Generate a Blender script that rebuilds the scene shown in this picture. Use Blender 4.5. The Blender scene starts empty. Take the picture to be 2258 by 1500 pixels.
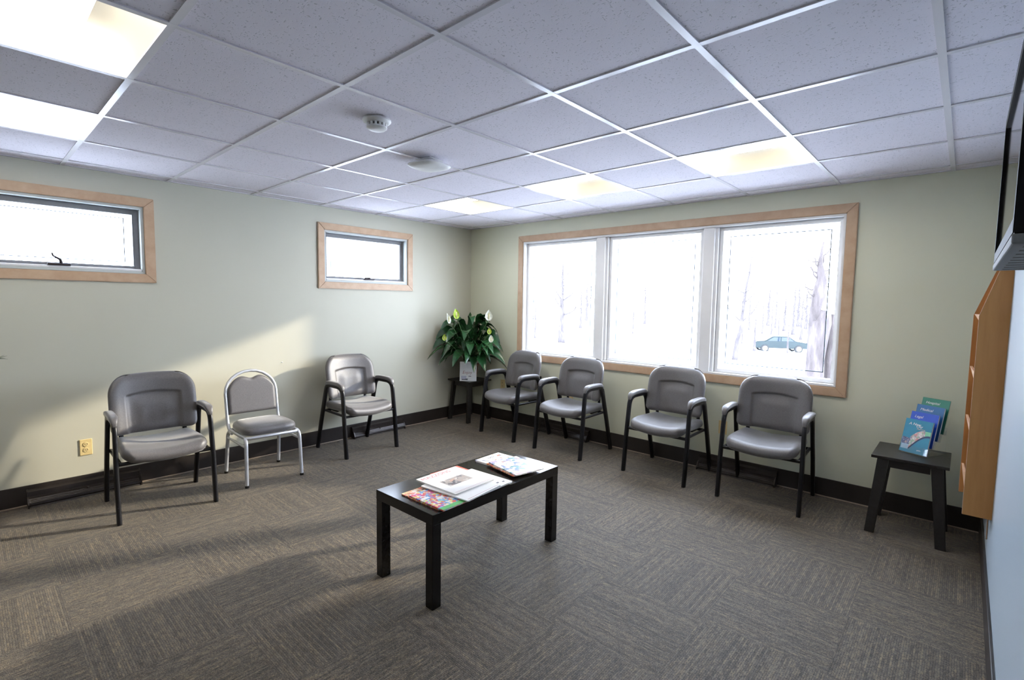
import bpy, bmesh, math, random
from mathutils import Vector, Matrix, Euler
R = math.radians
PI = math.pi
scene = bpy.context.scene
COL = scene.collection

# ------------------------------------------------------------------ camera, world, sun, exposure
cam_d = bpy.data.cameras.new('camera')
cam = bpy.data.objects.new('camera', cam_d)
COL.objects.link(cam)
cam_d.sensor_width = 36.0
cam_d.lens = 17.5534
cam_d.clip_start = 0.02
cam_d.clip_end = 600
rt = Vector((0.7399297, 0.6725031, 0.0156084))
dn = Vector((0.0634116, -0.0466320, -0.9968974))
fw = Vector((-0.6696887, 0.7386238, -0.0771489))
M = Matrix(((rt.x, -dn.x, -fw.x, 4.569185), (rt.y, -dn.y, -fw.y, -4.264356), (rt.z, -dn.z, -fw.z, 1.414528), (0, 0, 0, 1)))
cam.matrix_world = M
scene.camera = cam

world = bpy.data.worlds.new('winter_sky')
scene.world = world
world.use_nodes = True
wn = world.node_tree.nodes
wn['Background'].inputs[0].default_value = (0.72, 0.80, 1.0, 1)
wn['Background'].inputs[1].default_value = 20.5

sun_d = bpy.data.lights.new('sun', 'SUN')
sun = bpy.data.objects.new('sun', sun_d)
COL.objects.link(sun)
sun_d.energy = 6.8
sun_d.color = (1.0, 0.87, 0.69)
sun_d.angle = R(2.0)
sun.location = (6, 12, 6)
sun.rotation_euler = Vector((-0.475, -1.12, -0.405)).to_track_quat('-Z', 'Y').to_euler()

vs = scene.view_settings
vs.view_transform = 'Standard'
vs.look = 'None'
vs.gamma = 1
vs.exposure = 0.0
vs.use_curve_mapping = False
scene.cycles.transparent_max_bounces = 40

# ------------------------------------------------------------------ materials
class NT:
    def __init__(self, name):
        self.m = bpy.data.materials.new(name)
        self.m.use_nodes = True
        self.t = self.m.node_tree
        self.b = self.t.nodes['Principled BSDF']
        self.out = self.t.nodes['Material Output']
    def n(self, typ, **kw):
        nd = self.t.nodes.new(typ)
        for k, v in kw.items():
            setattr(nd, k, v)
        return nd
    def l(self, a, b):
        self.t.links.new(a, b)
    def math(self, op, a, b=None, c=None):
        nd = self.n('ShaderNodeMath', operation=op)
        for i, v in enumerate((a, b, c)):
            if v is None: continue
            if isinstance(v, (int, float)): nd.inputs[i].default_value = v
            else: self.l(v, nd.inputs[i])
        return nd.outputs[0]
    def ramp(self, fac, stops, interp='LINEAR'):
        nd = self.n('ShaderNodeValToRGB')
        nd.color_ramp.interpolation = interp
        e = nd.color_ramp.elements
        e[0].position, e[0].color = stops[0][0], (*stops[0][1], 1)
        e[1].position, e[1].color = stops[-1][0], (*stops[-1][1], 1)
        for p, c in stops[1:-1]:
            x = e.new(p); x.color = (*c, 1)
        self.l(fac, nd.inputs[0])
        return nd.outputs[0]
    def coord(self, kind='Object'):
        return self.n('ShaderNodeTexCoord').outputs[kind]
    def mapping(self, vec, scale=(1, 1, 1), rot=(0, 0, 0), loc=(0, 0, 0)):
        mp = self.n('ShaderNodeMapping')
        mp.inputs['Scale'].default_value = scale
        mp.inputs['Rotation'].default_value = rot
        mp.inputs['Location'].default_value = loc
        self.l(vec, mp.inputs[0])
        return mp.outputs[0]
    def noise(self, vec, scale, detail=2, rough=0.5):
        nd = self.n('ShaderNodeTexNoise')
        nd.inputs['Scale'].default_value = scale
        nd.inputs['Detail'].default_value = detail
        nd.inputs['Roughness'].default_value = rough
        if vec is not None: self.l(vec, nd.inputs['Vector'])
        return nd.outputs[0]
    def bump(self, h, strength=0.3, dist=0.01):
        nd = self.n('ShaderNodeBump')
        nd.inputs['Strength'].default_value = strength
        nd.inputs['Distance'].default_value = dist
        self.l(h, nd.inputs['Height'])
        self.l(nd.outputs[0], self.b.inputs['Normal'])
    def set(self, col=None, rough=None, metal=None, spec=None):
        if col is not None:
            if isinstance(col, tuple): self.b.inputs['Base Color'].default_value = (*col, 1)
            else: self.l(col, self.b.inputs['Base Color'])
        if rough is not None: self.b.inputs['Roughness'].default_value = rough
        if metal is not None: self.b.inputs['Metallic'].default_value = metal
        if spec is not None: self.b.inputs['Specular IOR Level'].default_value = spec
        return self

def mottled(name, col, rough=0.5, var=0.08, scale=40, metal=0, spec=0.5, bump=0.0, bscale=None):
    t = NT(name)
    f = t.noise(t.coord(), scale, 3)
    lo = tuple(c * (1 - var) for c in col); hi = tuple(min(1, c * (1 + var)) for c in col)
    t.set(t.ramp(f, [(0.3, lo), (0.7, hi)]), rough, metal, spec)
    if bump:
        t.bump(t.noise(t.coord(), bscale or scale, 2), bump, 0.004)
    return t.m

def wall_paint(name, col, rough=0.45):
    t = NT(name)
    f = t.noise(t.coord(), 1.2, 2)
    t.set(t.ramp(f, [(0.3, tuple(c * 0.98 for c in col)), (0.7, tuple(min(1, c * 1.02) for c in col))]), rough, 0, 0.35)
    t.bump(t.noise(t.coord(), 220, 2), 0.05, 0.002)
    return t.m

MT = {}
MT['wall'] = wall_paint('wall_paint_sage', (0.68, 0.68, 0.53))
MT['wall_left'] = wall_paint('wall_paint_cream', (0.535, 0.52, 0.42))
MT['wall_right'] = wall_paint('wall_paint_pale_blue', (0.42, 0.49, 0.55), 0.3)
MT['baseboard'] = mottled('baseboard_vinyl', (0.022, 0.017, 0.015), 0.42, 0.15, 10)
MT['tanstrip'] = mottled('tan_edge', (0.32, 0.25, 0.19), 0.5)
MT['white_trim'] = mottled('white_paint', (0.80, 0.80, 0.80), 0.35, 0.03, 6)
MT['grid'] = mottled('grid_enamel', (0.74, 0.72, 0.76), 0.25, 0.02, 5)
MT['black_metal'] = mottled('black_powder_coat', (0.008, 0.008, 0.010), 0.35, 0.2, 60, spec=0.3)
MT['black_plastic'] = mottled('black_plastic', (0.008, 0.008, 0.009), 0.3, 0.2, 30)
MT['silver'] = mottled('silver_frame', (0.60, 0.62, 0.66), 0.38, 0.05, 20, metal=0.6)
MT['register'] = mottled('brown_register_metal', (0.03, 0.024, 0.022), 0.3, 0.15, 20, metal=0.4)
MT['register_lip'] = mottled('register_pale_metal', (0.16, 0.145, 0.14), 0.35, 0.15, 20, metal=0.6)  # paler copy of the register metal: bright edge lines put into the colour
MT['ivory'] = mottled('ivory_plastic', (0.72, 0.56, 0.27), 0.4, 0.03)
MT['white_plastic'] = mottled('white_plastic', (0.80, 0.80, 0.79), 0.4, 0.03)
MT['dark_slot'] = mottled('dark_slot', (0.05, 0.04, 0.03), 0.6)
MT['bronze'] = mottled('bronze_crank', (0.035, 0.025, 0.03), 0.4, 0.1, 30, metal=0.3)
MT['gray_sash'] = mottled('gray_sash', (0.16, 0.16, 0.17), 0.5, 0.05)
MT['blue_wire'] = mottled('glazing_wire', (0.04, 0.07, 0.11), 0.5)
MT['cord'] = mottled('brown_cord', (0.3, 0.17, 0.09), 0.5)
MT['terracotta'] = mottled('terracotta', (0.26, 0.13, 0.07), 0.7)
MT['soil'] = mottled('soil', (0.03, 0.02, 0.015), 0.9, 0.4, 80)
MT['page'] = mottled('page_paper', (0.74, 0.73, 0.70), 0.6, 0.04, 60)

def wood(name, c0, c1, axis_scale=(30, 30, 3), rough=0.4):
    t = NT(name)
    v = t.mapping(t.coord(), axis_scale)
    f = t.noise(v, 1.0, 5, 0.6)
    t.set(t.ramp(f, [(0.3, c0), (0.7, c1)]), rough, 0, 0.4)
    t.bump(f, 0.05, 0.002)
    return t.m
MT['shaded_white'] = mottled('shaded_white_paint', (0.52, 0.55, 0.53), 0.45, 0.03, 6)  # white of the small window frames, their unlit look put into the colour
MT['maple'] = wood('maple_casing', (0.49, 0.325, 0.205), (0.575, 0.405, 0.265), (14, 14, 14), 0.38)
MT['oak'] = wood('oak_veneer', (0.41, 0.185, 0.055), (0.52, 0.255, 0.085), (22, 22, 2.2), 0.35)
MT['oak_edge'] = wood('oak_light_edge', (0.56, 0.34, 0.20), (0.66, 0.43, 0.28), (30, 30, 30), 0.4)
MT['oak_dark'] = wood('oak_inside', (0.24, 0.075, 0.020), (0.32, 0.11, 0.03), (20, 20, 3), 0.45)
MT['black_wood'] = wood('black_brown_wood', (0.012, 0.011, 0.011), (0.022, 0.020, 0.019), (40, 5, 40), 0.36)
MT['black_laminate'] = mottled('black_laminate', (0.010, 0.0095, 0.0095), 0.16, 0.08, 40, spec=0.28)

def ceiling_tile():
    t = NT('fissured_ceiling_tile')
    c = t.coord()
    warp = t.noise(c, 9, 1)
    v1 = t.mapping(c, (68, 160, 40), (0, 0, 0.5))
    v2 = t.mapping(c, (160, 68, 40), (0, 0, 0.25))
    a = t.noise(v1, 1.0, 1.5)
    b = t.noise(v2, 1.0, 1.5)
    f = t.math('MAXIMUM', a, b)
    pin = t.noise(c, 260, 1)
    mark = t.ramp(f, [(0.665, (0, 0, 0)), (0.70, (1, 1, 1))])
    dots = t.ramp(pin, [(0.70, (0, 0, 0)), (0.74, (1, 1, 1))])
    mm = t.math('MAXIMUM', mark, t.math('MULTIPLY', dots, 0.5))
    t.set(t.ramp(mm, [(0.0, (0.77, 0.735, 0.795)), (1.0, (0.53, 0.51, 0.55))]), 0.9, 0, 0.1)
    t.bump(t.math('SUBTRACT', 1.0, mm), 0.35, 0.003)
    return t.m
MT['tile'] = ceiling_tile()

def carpet():
    t = NT('carpet_tile_loop_pile')
    P = 0.4805; X0 = 1.855; Y0 = -4.005
    sep = t.n('ShaderNodeSeparateXYZ')
    t.l(t.coord(), sep.inputs[0])
    x = t.math('SUBTRACT', sep.outputs[0], X0); y = t.math('SUBTRACT', sep.outputs[1], Y0)
    xs = t.math('DIVIDE', x, P); ys = t.math('DIVIDE', y, P)
    ix = t.math('FLOOR', xs); iy = t.math('FLOOR', ys)
    s = t.math('ADD', ix, iy)
    par = t.math('FLOORED_MODULO', s, 2.0)          # 0: stripes along X
    inv = t.math('SUBTRACT', 1.0, par)
    across = t.math('ADD', t.math('MULTIPLY', y, inv), t.math('MULTIPLY', x, par))
    along = t.math('ADD', t.math('MULTIPLY', x, inv), t.math('MULTIPLY', y, par))
    cid = t.math('ADD', t.math('MULTIPLY', ix, 7.31), t.math('MULTIPLY', iy, 3.77))
    def vec(a, b, c):
        cb = t.n('ShaderNodeCombineXYZ')
        t.l(a, cb.inputs[0]); t.l(b, cb.inputs[1]); t.l(c, cb.inputs[2])
        return cb.outputs[0]
    RW = 0.0080
    rp = t.math('DIVIDE', across, RW); ri = t.math('FLOOR', rp); rf = t.math('ABSOLUTE', t.math('SUBTRACT', t.math('FRACT', rp), 0.5))
    rid = t.math('ADD', t.math('MULTIPLY', ri, 1.37), cid)
    wn_ = t.n('ShaderNodeTexWhiteNoise', noise_dimensions='2D')
    cb0 = t.n('ShaderNodeCombineXYZ'); t.l(ri, cb0.inputs[0]); t.l(cid, cb0.inputs[1]); t.l(cb0.outputs[0], wn_.inputs['Vector'])
    rrand = wn_.outputs['Value']
    dash = t.noise(vec(rid, t.math('MULTIPLY', along, 26), cid), 1.0, 2, 0.55)       # each rib changes yarn along its length
    loops = t.noise(vec(t.math('MULTIPLY', across, 210), t.math('MULTIPLY', along, 170), cid), 1.0, 2, 0.6)
    fleck = t.noise(t.coord(), 430, 1, 0.6)
    hue = t.noise(vec(t.math('MULTIPLY', rid, 3.1), t.math('MULTIPLY', along, 18), cid), 1.0, 2, 0.6)
    v = t.math('ADD', t.math('MULTIPLY', rrand, 0.06), t.math('MULTIPLY', dash, 0.225))
    v = t.math('ADD', v, t.math('MULTIPLY', loops, 0.355))
    v = t.math('ADD', v, t.math('MULTIPLY', fleck, 0.36))
    groove = t.math('MULTIPLY', t.math('POWER', t.math('MULTIPLY', rf, 2.0), 3.0), 0.075)
    v = t.math('SUBTRACT', v, groove)
    tone = t.ramp(v, [(0.35, (0.010, 0.008, 0.005)), (0.44, (0.050, 0.039, 0.026)), (0.51, (0.112, 0.086, 0.056)), (0.59, (0.25, 0.19, 0.112))])
    tone2 = t.ramp(v, [(0.35, (0.010, 0.0085, 0.006)), (0.44, (0.046, 0.038, 0.028)), (0.51, (0.098, 0.081, 0.060)), (0.59, (0.19, 0.152, 0.105))])
    mx = t.n('ShaderNodeMix', data_type='RGBA')
    t.l(t.ramp(hue, [(0.42, (0, 0, 0)), (0.6, (1, 1, 1))]), mx.inputs[0])
    t.l(tone2, mx.inputs[6]); t.l(tone, mx.inputs[7])
    # seam between tiles
    fx = t.math('ABSOLUTE', t.math('SUBTRACT', t.math('FRACT', xs), 0.5))
    fy = t.math('ABSOLUTE', t.math('SUBTRACT', t.math('FRACT', ys), 0.5))
    seam = t.math('GREATER_THAN', t.math('MAXIMUM', fx, fy), 0.4965)
    mx2 = t.n('ShaderNodeMix', data_type='RGBA')
    t.l(t.math('MULTIPLY', seam, 0.18), mx2.inputs[0])
    t.l(mx.outputs[2], mx2.inputs[6]); mx2.inputs[7].default_value = (0.03, 0.028, 0.026, 1)
    t.set(mx2.outputs[2], 0.62, 0, 0.22)
    t.b.inputs['Sheen Weight'].default_value = 0.12
    t.b.inputs['Sheen Roughness'].default_value = 0.5
    t.bump(v, 0.7, 0.006)
    return t.m
MT['carpet'] = carpet()

def fabric(name, c):
    t = NT(name)
    co = t.coord()
    weave = t.noise(t.mapping(co, (1, 1, 1)), 480, 2, 0.7)
    heather = t.noise(t.mapping(co, (150, 150, 420)), 1.0, 3, 0.6)
    v = t.math('ADD', t.math('MULTIPLY', weave, 0.5), t.math('MULTIPLY', heather, 0.5))
    t.set(t.ramp(v, [(0.36, tuple(x * 0.62 for x in c)), (0.64, tuple(x * 1.35 for x in c))]), 0.43, 0, 0.8)
    t.b.inputs['Sheen Weight'].default_value = 0.5
    t.b.inputs['Sheen Roughness'].default_value = 0.35
    t.bump(weave, 0.35, 0.002)
    return t.m
MT['fabric'] = fabric('gray_heather_fabric', (0.104, 0.097, 0.097))

def glassy(name, tint=(1, 1, 1), gloss=0.06):
    m = bpy.data.materials.new(name); m.use_nodes = True
    nt = m.node_tree; nt.nodes.clear()
    o = nt.nodes.new('ShaderNodeOutputMaterial')
    tr = nt.nodes.new('ShaderNodeBsdfTransparent'); tr.inputs[0].default_value = (*tint, 1)
    gl = nt.nodes.new('ShaderNodeBsdfGlossy'); gl.inputs['Roughness'].default_value = 0.03
    fr = nt.nodes.new('ShaderNodeLayerWeight'); fr.inputs[0].default_value = 0.5
    pw = nt.nodes.new('ShaderNodeMath'); pw.operation = 'POWER'; pw.inputs[1].default_value = 5.0
    mu = nt.nodes.new('ShaderNodeMath'); mu.operation = 'MULTIPLY_ADD'; mu.inputs[1].default_value = 0.6; mu.inputs[2].default_value = gloss * 0.7
    nt.links.new(fr.outputs['Facing'], pw.inputs[0])
    mx = nt.nodes.new('ShaderNodeMixShader')
    nt.links.new(pw.outputs[0], mu.inputs[0]); nt.links.new(mu.outputs[0], mx.inputs[0])
    nt.links.new(tr.outputs[0], mx.inputs[1]); nt.links.new(gl.outputs[0], mx.inputs[2])
    nt.links.new(mx.outputs[0], o.inputs[0])
    return m
MT['glass'] = glassy('window_glass', (0.97, 0.985, 0.98), 0.03)
MT['acrylic'] = glassy('clear_acrylic', (0.975, 0.98, 0.985), 0.05)

def emit(name, col, s, rough=0.5):
    t = NT(name)
    t.set((0.8, 0.8, 0.78), rough)
    t.b.inputs['Emission Color'].default_value = (*col, 1)
    t.b.inputs['Emission Strength'].default_value = s
    return t.m
MT['lens'] = emit('lamp_diffuser', (1.0, 0.93, 0.80), 13.0)
MT['reflector'] = mottled('cream_reflector', (0.68, 0.645, 0.54), 0.4, 0.03, 6)
MT['led'] = emit('green_led', (0.1, 1.0, 0.35), 3.0)

def leaf_mat(name, c, rough=0.25):
    t = NT(name)
    f = t.noise(t.mapping(t.coord(), (30, 30, 30)), 1.0, 3)
    t.set(t.ramp(f, [(0.3, tuple(x * 0.7 for x in c)), (0.7, tuple(x * 1.3 for x in c))]), rough, 0, 0.55)
    return t.m
MT['leaf'] = leaf_mat('lily_leaf', (0.017, 0.064, 0.021), 0.2)
MT['stem'] = leaf_mat('plant_stem', (0.07, 0.13, 0.04), 0.5)
MT['spathe_white'] = leaf_mat('white_spathe', (0.74, 0.76, 0.68), 0.5)
MT['spathe_green'] = leaf_mat('green_spathe', (0.38, 0.52, 0.06), 0.5)
MT['spadix'] = leaf_mat('spadix', (0.55, 0.50, 0.25), 0.6)
MT['frond'] = leaf_mat('frond_green', (0.05, 0.075, 0.03), 0.5)
def snow():
    t = NT('snow')
    f = t.noise(t.coord(), 0.5, 4)
    t.set(t.ramp(f, [(0.3, (0.74, 0.77, 0.80)), (0.7, (0.84, 0.86, 0.88))]), 0.8, 0, 0.2)
    t.bump(f, 0.2, 0.2)
    return t.m
MT['snow'] = snow()
def bark(name, c):
    t = NT(name)
    f = t.noise(t.mapping(t.coord(), (9, 9, 1.6)), 1.0, 5, 0.65)
    t.set(t.ramp(f, [(0.32, tuple(x * 0.6 for x in c)), (0.55, c), (0.72, tuple(min(1, x * 1.7) for x in c))]), 0.95, 0, 0.1)
    t.bump(f, 0.8, 0.05)
    return t.m
MT['bark'] = bark('gray_brown_bark', (0.078, 0.066, 0.064))
MT['bark_far'] = bark('pale_winter_bark', (0.080, 0.070, 0.070))
MT['car_paint'] = mottled('teal_car_paint', (0.022, 0.031, 0.032), 0.5, 0.05, 3, spec=0.2)
MT['car_glass'] = mottled('car_glass', (0.02, 0.03, 0.04), 0.1)
MT['tire'] = mottled('tire_rubber', (0.02, 0.02, 0.02), 0.8)
MT['hub'] = mottled('wheel_hub', (0.55, 0.56, 0.58), 0.4, metal=0.5)
def screen():
    t = NT('tv_screen_gloss')
    t.set((0.008, 0.009, 0.010), 0.06, 0, 0.9)
    f = t.noise(t.coord(), 3, 1)
    t.bump(f, 0.01, 0.001)
    return t.m
MT['screen'] = screen()
MT['bezel'] = mottled('tv_matte_bezel', (0.008, 0.008, 0.009), 0.6, 0.2, 30, spec=0.15)
MT['tv_silver'] = mottled('tv_gray_plastic', (0.20, 0.20, 0.20), 0.65, 0.04, 30, spec=0.15)
def flat(name, c, rough=0.55, var=0.05):
    return mottled(name, c, rough, var, 30)

# ------------------------------------------------------------------ mesh helpers
def new_obj(name, bm, mat, parent=None, smooth=None, loc=None, rotz=None):
    me = bpy.data.meshes.new(name)
    bm.normal_update()
    bm.to_mesh(me); bm.free()
    o = bpy.data.objects.new(name, me)
    for mm in (mat if isinstance(mat, (list, tuple)) else [mat]):
        me.materials.append(mm)
    if smooth is not None:
        for p in me.polygons: p.use_smooth = True
        if smooth < 3.1:
            me.set_sharp_from_angle(angle=smooth)
    COL.objects.link(o)
    if parent is not None: o.parent = parent
    if loc: o.location = loc
    if rotz is not None: o.rotation_euler = (0, 0, rotz)
    return o

def empty(name, loc=(0, 0, 0), rotz=0.0):
    o = bpy.data.objects.new(name, None)
    o.empty_display_size = 0.1
    COL.objects.link(o)
    o.location = loc; o.rotation_euler = (0, 0, rotz)
    return o

def tag(o, label=None, cat=None, group=None, kind=None):
    if label: o['label'] = label
    if cat: o['category'] = cat
    if group: o['group'] = group
    if kind: o['kind'] = kind
    return o

def box(bm, x0, x1, y0, y1, z0, z1, bev=0.0, seg=2, mtx=None, mi=0):
    r = bmesh.ops.create_cube(bm, size=1.0)
    vsx = r['verts']
    for v in vsx:
        v.co = Vector((x0 + (v.co.x + .5) * (x1 - x0), y0 + (v.co.y + .5) * (y1 - y0), z0 + (v.co.z + .5) * (z1 - z0)))
        if mtx is not None: v.co = mtx @ v.co
    fs = list({f for v in vsx for f in v.link_faces})
    for f in fs: f.material_index = mi
    if bev > 0:
        es = list({e for v in vsx for e in v.link_edges})
        bmesh.ops.bevel(bm, geom=es, offset=bev, segments=seg, affect='EDGES', profile=0.5)

def BX(*a, **k):
    bm = bmesh.new(); box(bm, *a, **k); return bm

def prism(bm, pts, z0, z1, mtx=None, mi=0):
    """pts: polygon in local XY, extruded along local Z; mtx places it"""
    n = len(pts)
    mt = mtx or Matrix.Identity(4)
    a = [bm.verts.new(mt @ Vector((p[0], p[1], z0))) for p in pts]
    b = [bm.verts.new(mt @ Vector((p[0], p[1], z1))) for p in pts]
    fs = [bm.faces.new(list(reversed(a))), bm.faces.new(b)]
    for i in range(n):
        fs.append(bm.faces.new((a[i], a[(i + 1) % n], b[(i + 1) % n], b[i])))
    for f in fs: f.material_index = mi
    return fs

def sweep(bm, path, rad, seg=10, flat_n=None, rad2=None, caps=True, taper=None):
    """tube along path; if flat_n given, rad is half size along flat_n and rad2 half size across"""
    path = [Vector(p) for p in path]
    rings = []
    up0 = None
    for i, p in enumerate(path):
        if i == 0: d = path[1] - p
        elif i == len(path) - 1: d = p - path[i - 1]
        else: d = (path[i + 1] - p).normalized() + (p - path[i - 1]).normalized()
        d.normalize()
        if flat_n is not None:
            a = Vector(flat_n).normalized()
            a = (a - d * a.dot(d)).normalized()
        else:
            if up0 is None:
                up0 = Vector((0, 0, 1)) if abs(d.z) < 0.9 else Vector((1, 0, 0))
            a = (up0 - d * up0.dot(d)).normalized()
            up0 = a
        b = d.cross(a).normalized()
        k = taper[i] if taper else 1.0
        ra = rad * k; rb = (rad2 if rad2 is not None else rad) * k
        ring = []
        for s in range(seg):
            th = 2 * PI * s / seg
            c, sn = math.cos(th), math.sin(th)
            if flat_n is not None:   # superellipse for flat oval tube
                c = math.copysign(abs(c) ** 0.6, c); sn = math.copysign(abs(sn) ** 0.6, sn)
            ring.append(bm.verts.new(p + a * ra * c + b * rb * sn))
        rings.append(ring)
    for i in range(len(rings) - 1):
        for s in range(seg):
            bm.faces.new((rings[i][s], rings[i][(s + 1) % seg], rings[i + 1][(s + 1) % seg], rings[i + 1][s]))
    if caps:
        bm.faces.new(list(reversed(rings[0]))); bm.faces.new(rings[-1])

def arc_pts(p0, p1, p2, n=6):
    p0, p1, p2 = Vector(p0), Vector(p1), Vector(p2)
    return [(1 - t) ** 2 * p0 + 2 * t * (1 - t) * p1 + t * t * p2 for t in [i / n for i in range(n + 1)]]

def lathe(bm, prof, seg=24, center=(0, 0, 0), mtx=None):
    c = Vector(center); rings = []
    for r, z in prof:
        ring = []
        for s in range(seg):
            th = 2 * PI * s / seg
            v = Vector((r * math.cos(th), r * math.sin(th), z)) + c
            ring.append(bm.verts.new(mtx @ v if mtx else v))
        rings.append(ring)
    for i in range(len(rings) - 1):
        for s in range(seg):
            bm.faces.new((rings[i][s], rings[i][(s + 1) % seg], rings[i + 1][(s + 1) % seg], rings[i + 1][s]))
    bm.faces.new(list(reversed(rings[0]))); bm.faces.new(rings[-1])

def text_mesh(name, txt, size, mat, parent, mtx, align='CENTER', shear=0.0, spacing=1.0):
    cu = bpy.data.curves.new(name, 'FONT')
    cu.body = txt; cu.size = size; cu.align_x = align; cu.align_y = 'CENTER'
    cu.extrude = 0.0002; cu.shear = shear; cu.space_character = spacing
    o = bpy.data.objects.new(name, cu)
    COL.objects.link(o)
    dg = bpy.context.evaluated_depsgraph_get()
    me = bpy.data.meshes.new_from_object(o.evaluated_get(dg))
    bpy.data.objects.remove(o); bpy.data.curves.remove(cu)
    ob = bpy.data.objects.new(name, me)
    me.materials.clear(); me.materials.append(mat)
    COL.objects.link(ob)
    ob.parent = parent
    ob.matrix_local = mtx
    return ob

def copy_tree(o, parent=None):
    c = o.copy(); COL.objects.link(c)
    if parent is not None: c.parent = parent
    for ch in list(o.children): copy_tree(ch, c)
    return c

# ------------------------------------------------------------------ room shell
W, H, YN = 4.725, 2.285, -7.2        # room width, ceiling height, near end of the room
T = 0.17
WX0, WX1, WZ0, WZ1 = 0.86, 3.90, 0.825, 2.075         # big window opening (back wall)
S1 = (-4.285, -3.325, 1.575, 2.068)                   # small window nearer the camera: y0,y1,z0,z1
S2 = (-1.915, -0.955, 1.575, 2.068)

def struct(name, bm, mat, **k):
    o = new_obj(name, bm, mat, **k); o['kind'] = 'structure'; return o

bm = bmesh.new(); box(bm, -T, W + T, YN - T, T, -0.12, 0.0)
struct('floor', bm, MT['carpet'])

bm = bmesh.new()
box(bm, -T, WX0, 0, T, 0, 2.45); box(bm, WX1, W + T, 0, T, 0, 2.45)
box(bm, WX0, WX1, 0, T, 0, WZ0); box(bm, WX0, WX1, 0, T, WZ1, 2.45)
struct('wall_back', bm, MT['wall'])
bm = bmesh.new()
ys = [YN, S1[0], S1[1], S2[0], S2[1], 0.0]
for i in range(5):
    if i in (1, 3):
        s = S1 if i == 1 else S2
        box(bm, -T, 0, ys[i], ys[i + 1], 0, s[2]); box(bm, -T, 0, ys[i], ys[i + 1], s[3], 2.45)
    else:
        box(bm, -T, 0, ys[i], ys[i + 1], 0, 2.45)
struct('wall_left', bm, MT['wall_left'])
struct('wall_right', BX(W, W + T, YN, 0, 0, 2.45), MT['wall_right'])
struct('wall_near', BX(-T, W + T, YN - T, YN, 0, 2.45), MT['wall'])

BH = 0.138
for nm, a in (('baseboard_back', (0, W, -0.011, 0, 0.008, BH)), ('baseboard_left', (0, 0.011, YN, -0.011, 0.008, BH)),
              ('baseboard_right', (W - 0.011, W, YN, -0.011, 0.008, BH)), ('baseboard_near', (0.011, W - 0.011, YN, YN + 0.011, 0.008, BH))):
    struct(nm, BX(*a, bev=0.003), MT['baseboard'])
struct('trim_1', BX(0.0, W, -0.015, 0, 0.0, 0.0085, bev=0.002), MT['tanstrip'])
struct('trim_2', BX(0, 0.015, YN, -0.015, 0.0, 0.0085, bev=0.002), MT['tanstrip'])

# ceiling: tiles between T-bars, light openings left free
GX = [0.0] + [0.185 + 0.6096 * i for i in range(8)] + [W]
GY = [YN] + [-3.766 + 0.602 * j for j in range(-5, 7)] + [0.0]
def gx(i): return 0.185 + 0.6096 * i
def gy(j): return -3.766 + 0.602 * j
LIGHTS = [(1, 4), (3, 4), (5, 4), (1, -1), (3, -1)]
lset = {(round(gx(i), 3), round(gy(j), 3)) for i, j in LIGHTS}
bm = bmesh.new()
for i in range(len(GX) - 1):
    for j in range(len(GY) - 1):
        if (round(GX[i], 3), round(GY[j], 3)) in lset: continue
        box(bm, GX[i] + 0.003, GX[i + 1] - 0.003, GY[j] + 0.003, GY[j + 1] - 0.003, H + 0.001, H + 0.016)
ceil = struct('ceiling', bm, MT['tile'])
bm = bmesh.new()
g = 0.012
for x in GX[1:-1]: box(bm, x - g, x + g, YN, 0, H - 0.004, H + 0.003)
for j, y in enumerate(GY[1:-1]):
    for i in range(len(GX) - 1):
        a = GX[i] + (g if i else 0); b = GX[i + 1] - (g if i < len(GX) - 2 else 0)
        box(bm, a, b, y - g, y + g, H - 0.0035, H + 0.003)
box(bm, 0, 0.02, YN, 0, H - 0.003, H + 0.003); box(bm, W - 0.02, W, YN, 0, H - 0.003, H + 0.003)
box(bm, 0.02, W - 0.02, -0.02, 0, H - 0.003, H + 0.003)
gr = new_obj('ceiling_grid', bm, MT['grid'], ceil)
struct('roof', BX(-T, W + T, YN - T, T, 2.45, 2.55), MT['white_trim'])

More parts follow.
